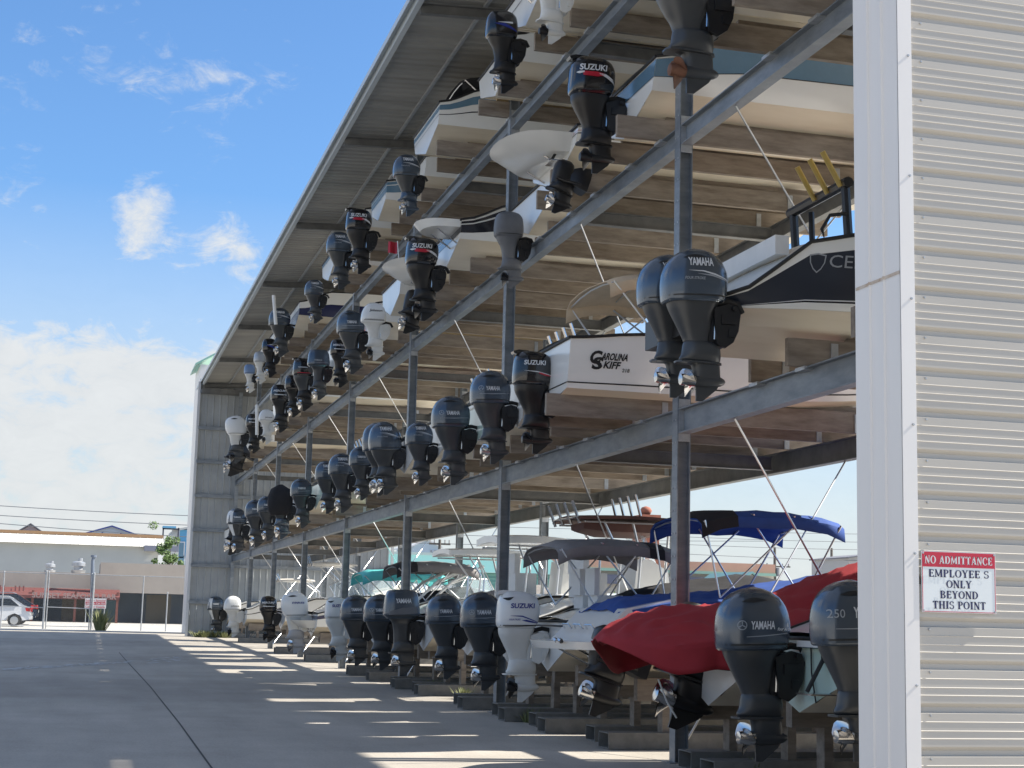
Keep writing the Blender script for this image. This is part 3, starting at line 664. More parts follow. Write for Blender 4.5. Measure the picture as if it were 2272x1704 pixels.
# lowest rack level
E_(1, 'a1', f'big blue outboard, large white lettering, nearest the corner {G1}', 1541, 553, 890, 'round', text=TY, stripe='yam')
E_(1, 'a2', f'charcoal blue outboard half hidden behind its nearer twin {G1}', 1484, 566, 882, 'round', text=TY, stripe='yam')
E_(1, 'a3', f'black outboard with white and red stripe before the white skiff {G1}', 1181, 780, 1007, 'tall', BLKP, BLKM, BLKM, ('SUZUKI', -.13, .85, .044, .215, 'w', .1), 'suz2', ('dull',))
E_(1, 'a4', f'dome topped charcoal outboard just behind the black one {G1}', 1088, 822, 1030, 'round', text=TY2, stripe='line', extra=('logo',))
E_(1, 'a5', f'wide dome topped charcoal outboard in front of a mint hull {G1}', 1000, 878, 1076, 'round', text=TY2, stripe='line', extra=('logo',))
E_(1, 'a6', f'charcoal blue outboard beside the third front post {G1}', 930, 936, 1078, 'round', text=TY, stripe='yam')
E_(1, 'a7', f'large charcoal outboard of a close pair, fourth post area {G1}', 852, 935, 1098, 'big', text=TY, stripe='yam')
E_(1, 'a8', f'charcoal outboard hidden behind the large one of a close pair {G1}', 838, 937, 1100, 'big', text=TY, stripe='yam')
E_(1, 'a9', f'charcoal outboard with low lettering behind the close pair {G1}', 800, 990, 1110, 'round', text=TY2, stripe='line')
E_(1, 'a10', f'slim charcoal outboard with grey gleam at the fourth front post {G1}', 757, 1005, 1138, 'round', text=TY, stripe='yam')
E_(1, 'a11', f'charcoal outboard mostly hidden behind the slim one {G1}', 724, 1022, 1140, 'round', text=TY, stripe='yam')
E_(1, 'a12', f'dome topped charcoal outboard next to the black fabric cover {G1}', 668, 1061, 1172, 'round', text=TY2, stripe='line')
E_(1, 'a13', f'outboard under a loose black fabric cover {G1}', 622, 1078, 1196, 'round', CANK, YAMM, YAM, extra=('cover',))
E_(1, 'a14', f'narrow charcoal outboard just beyond the fabric covered one {G1}', 592, 1100, 1200, 'round', text=TY2, stripe='line')
E_(1, 'a15', f'narrow charcoal outboard, third from the far end {G1}', 566, 1108, 1215, 'round', text=TY2, stripe='line')
E_(1, 'a16', f'charcoal outboard with a white rear panel near the far end {G1}', 525, 1127, 1228, 'round', text=TY2, stripe='line', extra=('whiteback',))
# middle rack level
E_(2, 'b1', f'charcoal grey outboard with rusty propeller, cut by the top edge {G2}', 1520, -150, 207, 'big', YAM, YAMM, YAMM, TY, 'yam', ('rust',))
E_(2, 'b2', f'large gloss black outboard with red and white swoosh, the nearest {G2}', 1312, 130, 385, 'tall', BLKP, BLKM, BLKM, TS, 'suz', ('dull',), xa=6.26)
E_(2, 'b4', f'gloss black outboard with red swoosh behind a white swim platform {G2}', 935, 528, 712, 'tall', BLKP, BLKM, BLKM, TS, 'suz', ('dull',))
E_(2, 'b5', f'white outboard with dark script lettering {G2}', 828, 672, 800, 'white', WHTP, WHTM, WHTM, TJ, 'wline', ('wb', 'dull'))
E_(2, 'b6', f'charcoal blue outboard beside the white script lettered one {G2}', 778, 688, 830, 'round', text=TY2, stripe='line')
E_(2, 'b7', f'black outboard in front of a red hull {G2}', 752, 752, 860, 'merc', BLKP, BLKM, BLKM, TM, 'merc', ('dull',))
E_(2, 'b8', f'wide charcoal blue outboard between two black ones {G2}', 705, 776, 888, 'boxy', text=('YAMAHA', -.1, .76, .035, .16, 'g', 0), stripe='line')
E_(2, 'b9', f'black outboard with thin red line, fourth front post area {G2}', 672, 795, 912, 'tall', BLKP, YAMM, BLKM, None, 'redl')
E_(2, 'b10', f'small black outboard tucked behind the red lined one {G2}', 649, 832, 926, 'merc', BLKP, BLKM, BLKM, None, None)
E_(2, 'b11', f'black outboard with pale band, fifth front post area {G2}', 620, 853, 960, 'merc', BLKP, BLKM, BLKM, TM, 'merc')
E_(2, 'b12', f'small white outboard just beyond the fifth front post {G2}', 590, 908, 986, 'white', WHTP, WHTM, WHTM, TJ2, None, ('wb', 'dull'))
E_(2, 'b13', f'small black outboard beside a white pole {G2}', 561, 918, 1006, 'merc', BLKP, BLKM, BLKM, TM, 'merc', ('dull',))
E_(2, 'b14', f'bulky white outboard nearest to the far end wall {G2}', 522, 922, 1028, 'evin', WHTP, WHTM, YAMM, None, None, ('dull',))
# top rack level
E_(3, 'c1', f'white outboard cut by the top edge {G3}', 1216, -95, 97, 'white', WHTP, WHTM, WHTM, None, None, ('wb', 'dull'))
E_(3, 'c2', f'black outboard with a blue flash beside the cropped white one {G3}', 1112, 25, 207, 'merc', BLKP, BLKM, BLKM, None, 'blue')
E_(3, 'c3', f'dark charcoal outboard just before the third front post {G3}', 902, 343, 480, 'round', YAM, YAMM, YAM, TY, 'yam')
E_(3, 'c4', f'gloss black outboard with red swoosh by a blue striped hull {G3}', 795, 464, 608, 'tall', BLKP, BLKM, BLKM, TS, 'suz')
E_(3, 'c5', f'charcoal blue outboard right behind the black swoosh one {G3}', 752, 514, 642, 'round', text=TY, stripe='yam')
E_(3, 'c6', f'dark round outboard beside a blue topped white hull {G3}', 697, 620, 718, 'round', text=TY, stripe='yam')
E_(3, 'c7', f'charcoal outboard with a tall white pole beside it {G3}', 620, 683, 792, 'round', text=TY, stripe='yam')
E_(3, 'c8', f'small black outboard, third from the far end {G3}', 597, 751, 838, 'merc', BLKP, BLKM, BLKM, None, 'blue')
E_(3, 'c9', f'small silver outboard, second from the far end {G3}', 576, 780, 852, 'merc', SILV, WHTM, WHTM, None, None)
E_(3, 'c10', f'small pale blue outboard nearest to the far end {G3}', 553, 808, 872, 'merc', mat('pale_blue_cowl', (.16, .25, .42), .3, coat=.4), WHTM, WHTM, None, None)
# ground row
E_(0, 'g1', f'big charcoal outboard partly hidden by the white corner trim {G0}', 1888, 1286, 1690, 'round', text=('YAMAHA', -.06, .79, .058, .19, 'w', 0.), stripe='line', extra=('num',), xa=6.35)
E_(0, 'g2', f'big charcoal dome topped outboard standing clear of the corner {G0}', 1672, 1302, 1690, 'round', text=('YAMAHA', -.085, .758, .045, .15, 'w', .05), stripe='four', extra=('logo',), xa=6.4)
E_(0, 'g3', f'white outboard with blue lettering in front of the second front post {G0}', 1148, 1311, 1558, 'tall', WHTP, WHTM, WHTM, TSB, 'suzb', ('wb', 'dull'), xa=6.4)
E_(0, 'g4', f'charcoal outboard half covered by the white one {G0}', 1068, 1312, 1532, 'round', text=TY2, stripe='line', extra=('logo',), xa=6.4)
E_(0, 'g5', f'charcoal outboard with bluish side reflections, fifth from the corner {G0}', 985, 1316, 1507, 'round', text=TY2, stripe='line', xa=6.4)
E_(0, 'g6', f'older square topped grey black outboard {G0}', 888, 1308, 1496, 'boxy', YAM, YAMM, YAMM, TB, 'greybox', xa=6.4)
E_(0, 'g7', f'charcoal outboard peeking out behind the square topped one {G0}', 842, 1318, 1487, 'round', text=TY2, stripe='line', extra=('logo',), xa=6.4)
E_(0, 'g8', f'charcoal outboard between a white one and the square topped pair {G0}', 788, 1319, 1477, 'round', text=TY2, stripe='line', xa=6.4)
E_(0, 'g9', f'slim white outboard with dark trim behind three charcoal ones {G0}', 747, 1325, 1467, 'tall', WHTP, WHTM, WHTM, TSB, None, ('wb', 'dull'), xa=6.4)
E_(0, 'g10', f'large rounded white outboard, sunlit on one side {G0}', 652, 1312, 1450, 'evin', WHTP, WHTM, mat('pale_grey_leg', (.35, .36, .38), .4), TE, None, ('wb',), xa=6.4)
E_(0, 'g11', f'black outboard standing alone against the far end wall {G0}', 594, 1322, 1425, 'merc', BLKP, BLKM, BLKM, TM, 'merc', ('dull',), xa=6.4)
E_(0, 'g12', f'white ribbed outboard near the far end wall {G0}', 515, 1322, 1414, 'white', WHTP, WHTM, WHTM, TJ2, None, ('wb', 'dull'), xa=6.4)
E_(0, 'g13', f'charcoal outboard with a white rear panel at the far end {G0}', 478, 1322, 1408, 'round', text=TY2, stripe='line', extra=('whiteback',), xa=6.4)
# sterndrives are bolted into their hulls: built with the boats

# ---------------------------------------------------------------- boats
def hull_fn(L, B, dead, sh0, sh1, rake=.5, tw=.93, ramp=.16):
    def sec(t):
        b = B*(tw+(1-tw)*math.sin(min(1, t*5)*math.pi/2))*(1-max(0, (t-.5)/.5)**2.6)+.015
        c = B*.80*(1 if tw > .8 else min(1, (tw+.05+(1-tw)*math.sin(min(1, t*5)*math.pi/2))))*(1-max(0, (t-.36)/.64)**2.0)+.012
        ch = dead+.50*max(0, (t-.38)/.62)**2
        kz = (sh1-.10)*.80*max(0, (t-.58)/.42)**2.6
        s = max(0, min(1, t/ramp)); s = s*s*(3-2*s); sh = sh0+(1-.0)*(sh1*.86-sh0)*s*.9+(sh1-.86*sh1)*t+.1*(sh1*.86-sh0)*t
        ch = min(ch, sh-.12); kz = min(kz, ch-.02)
        return b, c, ch, kz, sh
    def X(t, v): return t*L*(1+0*v)-rake*(1-v)*max(0, (t-.6)/.4)**2
    def side(t, v, s=-1, off=0):                            # v: 0 chine .. 1 sheer
        b, c, ch, kz, sh = sec(t); f = v**.8
        return (X(t, .35+.65*v), s*(c+(b-c)*f+off), ch+(sh-ch)*v)
    return sec, X, side
TS_ = [0, .03, .06, .10, .16, .24, .34, .44, .54, .63, .71, .78, .84, .89, .93, .965, .99]
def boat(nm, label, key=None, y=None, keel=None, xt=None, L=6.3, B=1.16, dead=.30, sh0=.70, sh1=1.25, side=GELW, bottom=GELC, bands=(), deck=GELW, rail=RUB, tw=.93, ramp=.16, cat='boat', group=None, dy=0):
    if key: yy, zb, H, xa = BOATY[key]; y = yy+dy if y is None else y; keel = zb+.28*H if keel is None else keel; xt = xa+.29*H if xt is None else xt
    t = thing('motor_boat', label, cat, (xt, y, keel), group)
    sec, X, sd = hull_fn(L, B, dead, sh0, sh1, .5, tw, ramp)
    m = MB(); VS = [0, .12, .3, .5, .72, 1]
    for s in (-1, 1):
        m.grid([[sd(q, v, s) for v in VS] for q in TS_], 0)
        P = []
        for q in TS_:
            b, c, ch, kz, sh = sec(q); P.append([(X(q, 0.0), 0, kz), (X(q, .12), s*c*.36, kz+(ch-kz)*.36), (X(q, .12), s*c*.36, kz+(ch-kz)*.36-.018), (X(q, .22), s*c*.68, kz+(ch-kz)*.68), (X(q, .22), s*c*.68, kz+(ch-kz)*.68-.018), (X(q, .30), s*(c-.07), ch-.012), (X(q, .35), s*c, ch)])
        m.grid(P, 1)
    b, c, ch, kz, sh = sec(0)
    tp = [(-1*sd(0, v)[1]*-1, sd(0, v)[2]) for v in VS]
    poly = [(0, 0, 0), (0, -c, ch)]+[(0, sd(0, v)[1], sd(0, v)[2]) for v in VS[1:]]+[(0, -sd(0, v)[1], sd(0, v)[2]) for v in reversed(VS[1:])]+[(0, c, ch)]
    m.add(poly, [tuple(range(len(poly)))], 0)
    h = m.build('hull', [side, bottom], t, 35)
    for i, (v0, v1, bm_) in enumerate(bands):
        m = MB()
        for s in (-1, 1): m.grid([[sd(q, v0+(v1-v0)*k/3, s, .005) for k in range(4)] for q in TS_])
        m.grid([[(-.005, sd(0, v0+(v1-v0)*k/3, s, .005)[1], sd(0, v0+(v1-v0)*k/3)[2]) for k in range(4)] for s in (-1, 1)])
        m.build('colour_band', bm_, h, 35)
    m = MB(); P = []
    for q in TS_:
        b, c, ch, kz, sh = sec(q); P.append([(X(q, 1), b*f*.985, sh+.06*(1-f*f)) for f in (-1, -.8, -.4, 0, .4, .8, 1)])
    m.grid(P); m.build('deck', deck, t, 40)
    m = MB()
    for s in (-1, 1): m.tube([(X(q, 1), s*(sec(q)[0]+.008), sec(q)[4]) for q in TS_], .022, 6)
    m.tube([(-.01, -sec(0)[0], sec(0)[4]), (-.01, sec(0)[0], sec(0)[4])], .022, 6)
    m.build('rub_rail', rail, t, 60)
    return t, sec, X, sd
def side_text(t, sd, L, s, x, v, h, wid, mt, sec, shear=0, name='lettering', bold=.02):
    m = MB()
    def fn(a, zz):
        q = min(.98, a/L); b, c, ch, kz, sh = sec(q); vv = (zz-ch)/(sh-ch); p = sd(q, max(0, min(1, vv)), -1, .009); return (p[0], p[1], zz)
    q = x/L; b, c, ch, kz, sh = sec(q); z0 = ch+(sh-ch)*v
    text_on(m, s, fn, x, z0, h, wid, bold, shear); m.build(name, mt, t); return z0
_bn = {}
def ORDB(t):
    k = min(range(3), key=lambda i: abs(t.location.z-TIER[i][0])); n = sum(1 for q in PLAN[k+1] if q < t.location.y-.3)
    return f'{ORD[n]} boat from the corner, {TN[k]} rack level'
def bunks(t, who, beam_top, x0=None, x1=11.15, B=1.16, n=0):
    y, kz = t.location.y, t.location.z
    for i, s in enumerate((-1, 1)):
        o = thing('timber_bunk', f'timber bunk under {"near" if s<0 else "far"} side of {ORDB(t)}', 'timber', (0, y+s*.58, beam_top), 'timber bunks carrying the racked boats')
        a = (x0 if x0 else random.uniform(6.3, 6.75)) + random.uniform(-.1, .1); h = .292; top = min(.56, max(.30, kz+.19-beam_top))
        MB().box(a, -.075, .004, x1+random.uniform(-.4, .3), .0, h).build('lower_plank', WOOD, o)
        MB().box(a+random.uniform(.3, .75), .002, top-h if top > h else .006, x1+random.uniform(-.3, .4), .078, top).build('upper_plank', WOODN if random.random() < .10 else WOOD, o)
        MB().box(XF+.30, -.088, .0, XF+.38, -.077, .26).build('steel_clip', GALV2, o); MB().box(XB-.2, -.088, 0, XB-.12, -.077, .26).build('steel_clip', GALV2, o); MB().box(XF-.02, -.12, -.035, XF+.10, .10, .004).build('base_clip', GALV2, o)
SWIM = GELW
def platform(t, w, d, z, th=.07, mt=GELW, y0=0, deep=.16):
    m = MB(); sec = []
    for k in range(13):
        a = math.pi*k/12; sec.append((-d*max(0, math.sin(a))**.55, -w*math.cos(a)))
    top = [(x, y+y0, z+th) for x, y in sec]; bot = [(x*(1-deep*2.8), y*(1-deep*1.25)+y0, z-deep) for x, y in sec]; n = len(sec)
    m.add(top+bot, [tuple(range(n)), tuple(reversed(range(n, 2*n)))]+[(i, i+n, (i+1) % n+n, (i+1) % n) for i in range(n)])
    o = m.build('swim_platform', mt, t, 40)
    s = MB()
    for q in (-.45, .45): s.tube([(-d*.6, q*w+y0, z), (.0, q*w+y0, z-.30)], .016, 6)
    s.build('platform_struts', STEEL, t)
def stern(t, px, yt, yb, xa, rust=False):
    """black sterndrive leg bolted to the transom: a part of its boat"""
    p = PX(px, (yt+yb)/2, xa); zt, zb = PY(px, yt, p.y).z, PY(px, yb, p.y).z; H = (zt-zb)/.6*1.4
    root = None
    for nm, me, par in engine_parts('stern', BLKP, BLKM, BLKM, None, None, ('s',)):
        o = obj('sterndrive' if root is None else nm, me, t if root is None else root)
        if root is None: o.location = Vector((xa, p.y, zb))-t.location; o.scale = (H,)*3; o.rotation_euler = (0, R(16), 0); root = o
    return root
def tabs(t, B, y0=-.6):
    m = MB(); m.box(-.26, y0-.17, .20, .0, y0+.17, .215); m.build('trim_tab', STEEL, t)
    m = MB(); m.tube([(-.22, y0, .23), (-.04, y0, .55)], .022, 8); m.box(-.06, y0-.03, .5, 0, y0+.03, .6); m.build('trim_tab_ram', RUB, t)
def windshield(t, x0, x1, z, w, h, mt=GLASS):
    m = MB(); a = [(x1, -w*.55, z), (x0+.25, -w, z), (x0-.2, -w, z)]; P = [(x1+.0, w*.0, z)]
    pts = [(x0-.3, -w), (x0+.3, -w), (x1, -w*.45), (x1, w*.45), (x0+.3, w), (x0-.3, w)]
    m.grid([[(x, y, z), (x-.28, y*.9, z+h*(1 if i not in (0, 5) else .55))] for i, (x, y) in enumerate(pts)]); m.build('windshield', mt, t)
    f = MB(); f.tube([(x-.28, y*.9, z+h*(1 if i not in (0, 5) else .55)) for i, (x, y) in enumerate(pts)], .018, 6)
    for i, (x, y) in enumerate(pts): f.tube([(x, y, z), (x-.28, y*.9, z+h*(1 if i not in (0, 5) else .55))], .014, 6)
    f.build('windshield_frame', ALU, t)
def bimini(t, x0, x1, z, w, mt, foot=(.9, 2.2), fz=1.25, thick=.10, back=None, sag=.0, drop=0):
    m = MB(); P = []; nx = 9
    for i in range(nx):
        u = i/(nx-1); x = x0+(x1-x0)*u; zz = z+.07*math.sin(math.pi*u)-drop*u; row = []
        edge = .10 if i in (0, nx-1) else .0
        for f in (-1, -.97, -.8, -.4, 0, .4, .8, .97, 1): row.append((x, w*f, zz-edge*(.6 if abs(f) < 1 else 1)-(.20 if abs(f) == 1 else .06 if abs(f) == .97 else 0)-.08*f*f+.015*math.sin(i*2.1+f*3)))
        P.append(row)
    m.grid(P); c = m.build('canopy', mt, t, 50)
    md = c.modifiers.new('s', 'SOLIDIFY'); md.thickness = .012
    if back:
        m = MB(); m.grid([[(p[0], p[1]*1.006, p[2]+.008) for p in row] for row in P[back[0]:back[1]+1]]); m.build('dark_canopy_panel', CANK, t, 50)
    f = MB(); L_ = x1-x0
    for s in (-1, 1):
        y = s*w*.97
        a, b = (foot[0], y*1.05, fz), (foot[1], y*1.05, fz)
        for q, g in ((x0+.05, a), (x0+L_*.36, b), (x0+L_*.66, a), (x1-.05, b)): f.tube([g, (q, y, z-.14-drop*((q-x0)/L_))], .013, 6)
        f.tube([b, (x1-.05, y, z-.15-drop)], .013, 6)
    for q in (0, .36, .66, 1): f.tube([(x0+.05+(L_-.1)*q, w*k, z+.07*math.sin(math.pi*q)-drop*q-.03-.08*k*k-(.06 if q in (0, 1) else 0)) for k in (-.95, -.5, 0, .5, .95)], .012, 6)
    f.build('canopy_frame', ALU, t)
def ttop(t, x0, x1, z, w, mt, legs=(1.9, 3.1), fz=.95, rods=True, bag=None, th=.05):
    m = MB(); P = []
    for i in range(8):
        u = i/7; x = x0+(x1-x0)*u; r = 1-.12*abs(2*u-1)**3; P.append([(x, w*f*r, z+.05*(1-f*f)+.03*math.sin(math.pi*u)) for f in (-1, -.5, 0, .5, 1)])
    m.grid(P); m.grid([[(p[0], p[1], p[2]-th) for p in r] for r in P])
    for r in (P[0], P[-1]): m.grid([r, [(p[0], p[1], p[2]-th) for p in r]])
    for k in (0, 4): m.grid([[r[k], (r[k][0], r[k][1], r[k][2]-th)] for r in P])
    m.build('hard_top', mt, t, 50)
    f = MB()
    for s in (-1, 1):
        for lx, tx in ((legs[0], x0+.45), (legs[1], x1-.35), (legs[0]+.35, x0+.95)): f.tube([(lx, s*w*.55, fz), (lx+.04, s*w*.60, fz+.55*(z-fz)), (tx, s*w*.72, z-th)], .022, 6)
        f.tube([(x0+.1, s*w*.8, z-th-.02), (x1-.1, s*w*.8, z-th-.02)], .018, 6)
    f.build('top_frame', ALU, t)
    if rods:
        r = MB()
        for i in range(4):
            y = -w*.75+i*w*.5; r.tube([(x0+.02, y, z-.10), (x0-.12, y-.02, z+.26)], .026, 8)
        r.tube([(x0-.02, -w*.8, z), (x0-.02, w*.8, z)], .016, 6); r.build('rod_holders', STEEL, t)
    if bag:
        b = MB(); b.loft([[(x, y*s_, z-.07-d*s_) for y, d in ((-w*.6, 0), (-w*.55, .14), (0, .22), (w*.55, .14), (w*.6, 0))] for x, s_ in ((x0+.2, .7), (x0+.5, 1.), (x1-.6, 1.), (x1-.2, .6))]); b.build('storage_bag', bag, t, 60)
def cover(t, prof, mt, name='boat_cover', skirt=.25, wob=.03):
    """tarpaulin: prof = list of (x, half width, z edge, z crown)"""
    from mathutils import noise
    m = MB(); P = []; n = 34; st = smooth_st([p for p in prof], 6); st = []
    for i in range(len(prof)-1):
        p0, p1, p2, p3 = prof[max(i-1, 0)], prof[i], prof[i+1], prof[min(i+2, len(prof)-1)]
        for k in range(7):
            q = k/7; st.append(tuple(.5*(2*b+(c-a)*q+(2*a-5*b+4*c-d)*q*q+(3*b-a-3*c+d)*q**3) for a, b, c, d in zip(p0, p1, p2, p3)))
    st.append(prof[-1])
    for i, (x, w, ze, zc) in enumerate(st):
        skirt_ = skirt*min(1, max(.12, w/.95)**2); row = []; u0 = noise.noise(Vector((x*1.7, 3.1, wob*90)))
        for side in (-1, 1):
            rr = []
            for k in range(6):                              # hanging skirt with pleats
                f = k/5; pl = .035*math.sin(x*15+2.2*math.sin(x*3.1)+side)*(1-f)**1.2
                rr.append((x, side*(w*1.01+pl+.02*math.sin(x*7)), ze-skirt_*(1-f)*(1+.28*noise.noise(Vector((x*1.6, side*2., 1.7))))))
            row.append(rr)
        top = []
        for k in range(1, n):
            f = -1+2*k/n; y = w*f; z = ze+(zc-ze)*(1-abs(f)**1.7)
            g = noise.noise(Vector((x*1.1, y*2.6, 4.2)))*.8+abs(noise.noise(Vector((x*2.4+y*1.5, y*3.1-x*.8, 9.))))*1.5+.5*noise.noise(Vector((x*6, y*7, 2.)))
            top.append((x, y, z-wob*2.0*g*min(1, (1-abs(f))*5+.35)))
        P.append(row[0]+top+list(reversed(row[1])))
    m.grid(P); o = m.build(name, mt, t, 70)
    sl_ = o.modifiers.new('t', 'SOLIDIFY'); sl_.thickness = .01; return o
def console(t, x, z, w=.42, h=.75, seat=True):
    m = MB(); m.prism([(x, z), (x+.7, z), (x+.62, z+h*.75), (x+.32, z+h), (x+.08, z+h)], -w, w); m.build('console', GELW, t)
    MB().grid([[(x+.30+.25*0, -w*.95, z+h), (x+.12, -w*.85, z+h+.42)], [(x+.50, -w*.5, z+h*.9), (x+.28, -w*.45, z+h+.42)], [(x+.50, w*.5, z+h*.9), (x+.28, w*.45, z+h+.42)], [(x+.30, w*.95, z+h), (x+.12, w*.85, z+h+.42)]]).build('windscreen', GLASS, t)
    if seat:
        m = MB(); m.box(x-.85, -w, z+.1, x-.45, w, z+.5); m.box(x-.87, -w, z+.50, x-.77, w, z+.85); m.build('seat', VINYL, t)
BT = [z for z, d in TIER]
L1, L2, L3 = 'on the lowest rack level', 'on the middle rack level', 'on the top rack level'
GR = 'boats in the rack'
PLAN = {1: [12.2, 15.05, 69.5]+[BOATY[k][0] for k in ('a3 a4 a5 a6 a7 a9 a10 a11 a12 a13 a14 a15 a16').split()], 2: [12., 22.0, 24.9, 30.6, 70.5]+[BOATY[k][0] for k in 'b1 b2 b4 b5 b6 b7 b8 b9 b11 b12 b13 b14'.split()],
        3: [15.3, 25.9, 33.2]+[BOATY[k][0] for k in 'c1 c2 c3 c4 c5 c6 c7 c8 c9 c10'.split()], 0: [16.75, 20.4]+[BOATY[k][0] for k in 'g1 g2 g3 g4 g5 g6 g7 g8 g9 g10 g11 g12 g13'.split()]}
for q in PLAN.values(): q.sort()
def autoB(tier, y):
    near = min([abs(y-q) for q in PLAN[tier] if abs(y-q) > .3]+[9]); return max(.85, min(1.32, near/2-.02))
def RB(tier, key, desc, bx0=None, **k):
    k['B'] = autoB(tier, k.get('y') or BOATY[key][0])
    lab = f'{desc} {("in the ground row", L1, L2, L3)[tier]}'
    if tier: k.setdefault('keel', max(BOATY[key][1]+.28*BOATY[key][2], BT[tier-1]+.18) if key else BT[tier-1]+.2)
    r = boat('boat', lab, key, group=GR, **k)
    if tier: bunks(r[0], lab, BT[tier-1], bx0, B=k.get('B', 1.16))
    return r
# lowest rack level
t, sec, X, sd = RB(1, 'a1', 'navy sided white boat with twin outboards', 6.85, y=15.05, xt=6.0, keel=4.50, L=8.2, sh0=.46, sh1=1.32, tw=.66, ramp=.13, side=GELN, bands=((0, .10, GELW), (.10, .125, GELK), (.125, .14, DEC_W), (.80, .985, GELW)), dead=.36)
side_text(t, sd, 8.2, 'CENTURY', 1.02, .56, .12, .95, DEC_G, sec, 0, bold=0)
m = MB(); z0 = 1.07
def sfn_(a, zz): q = a/8.2; b, c, ch, kz, sh = sec(q); p = sd(q, max(0, min(1, (zz-ch)/(sh-ch))), -1, .01); return (p[0], p[1], zz)
cx, cz = .90, .36+.56*(sec(.11)[4]-.36)+.06
for ra, rb in ((.085, .072),):
    sh_ = [(-1, .9), (0, 1.1), (1, .9), (.9, 0), (.5, -.75), (0, -1.2), (-.5, -.75), (-.9, 0)]
    for i in range(8):
        a, b = sh_[i], sh_[(i+1) % 8]; m.add([sfn_(cx+a[0]*ra, cz+a[1]*ra), sfn_(cx+b[0]*ra, cz+b[1]*ra), sfn_(cx+b[0]*rb, cz+b[1]*rb), sfn_(cx+a[0]*rb, cz+a[1]*rb)], [(0, 1, 2, 3)])
m.build('crest', DEC_G, t)
m = MB(); m.box(-.30, -.50, .10, .04, .50, .40); m.build('engine_bracket', BLKM, t)
m = MB()
for yy in (-.62, .62): m.tube([(1.55, yy, 1.0), (1.50, yy, 1.85)], .05, 8); m.tube([(1.75, yy, 1.0), (1.72, yy, 1.85)], .035, 8)
m.tube([(1.5, -.7, 1.83), (1.5, .7, 1.83)], .06, 8); m.build('tower_frame', BLKM, t)
for yy in (-.62, -.32, -.02): MB().tube([(1.45, yy, 1.80), (1.22, yy-.04, 2.14)], .03, 8).build('gold_rod_holder', BRASS, t)
m = MB(); m.tube([(1.5, -.66, 1.05), (1.25, -.68, 1.12), (1.2, -.68, 1.3), (1.3, -.67, 1.46), (1.5, -.66, 1.5)], .02, 8); m.build('grab_rail', RUB, t)
m = MB(); m.box(.55, -.95, .92, .70, .7, 1.12); m.build('coaming_pad', VINYL, t)
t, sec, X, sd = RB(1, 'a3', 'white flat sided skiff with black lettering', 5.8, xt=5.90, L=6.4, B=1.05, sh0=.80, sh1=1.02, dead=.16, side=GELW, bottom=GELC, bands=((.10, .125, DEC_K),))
side_text(t, sd, 6.4, 'AROLINA', .42, .56, .088, .36, DEC_K, sec, .25, bold=.035); side_text(t, sd, 6.4, 'KIFF', .46, .40, .088, .22, DEC_K, sec, .25, bold=.035)
side_text(t, sd, 6.4, 'C', .26, .50, .16, .15, DEC_K, sec, .2, bold=.04); side_text(t, sd, 6.4, 'S', .30, .39, .15, .14, DEC_K, sec, .2, bold=.04)
side_text(t, sd, 6.4, '218', .72, .33, .045, .10, DEC_K, sec, .1)
bimini(t, .55, 2.5, 1.75, .98, CANC, foot=(1.1, 2.2), fz=1.0)
m = MB()
for i in range(4): m.tube([(2.1+.16*i, -.7, .95), (2.05+.16*i, -.72, 1.35+.05*(i % 2))], .025, 8)
m.build('rod_holders', STEEL, t)
RB(1, 'a4', 'plain white boat behind the dome topped outboard', L=6.2, B=1.0, sh0=.72, sh1=1.1)
t, *_ = RB(1, 'a5', 'mint green boat with white and black gunwale stripes', L=6.0, B=1.1, sh0=.72, sh1=1.1, side=GELM, bands=((.74, .80, GELK), (.82, .92, GELW), (.94, .98, GELK)))
ttop(t, 1.5, 3.2, 1.75, .85, CANK, legs=(1.9, 2.7), fz=.9)
RB(1, 'a6', 'white boat beside the third front post', L=6.0, B=1.05)
t, *_ = RB(1, 'a7', 'larger white boat carrying the close pair of outboards', L=7.0, B=1.2, sh1=1.35); ttop(t, 1.6, 3.4, 1.85, .9, CANK, fz=1.0)
RB(1, 'a10', 'white boat next past the close pair', L=6.2, B=1.1)
RB(1, 'a11', 'mint white boat with open transom', L=6.0, B=1.0, side=GELM)
t, *_ = RB(1, 'a12', 'mint sided boat beside the fabric covered outboard', L=6.2, B=1.1, side=GELM); ttop(t, 1.2, 3.0, 1.7, .9, GELW)
RB(1, 'a13', 'white boat carrying the fabric covered outboard', L=6.2, B=1.1)
RB(1, 'a14', 'white boat two past the fabric covered outboard', L=6., B=1.05); RB(1, 'a15', 'white boat three past the fabric covered outboard', L=6., B=1.05)
t, *_ = RB(1, 'a16', 'white boat nearest the far end wall', L=6.2, B=1.1)
t, *_ = RB(1, None, 'low hull with a dark sterndrive at the far wall', y=69.5, xt=6.1, L=6, B=1.1); stern(t, 505, 1175, 1230, 5.8)
RB(1, 'a9', 'white boat of the low lettered charcoal outboard', L=6.1); RB(1, None, 'white boat mostly hidden behind the corner trim', y=12.2, xt=7.3, L=6.5)
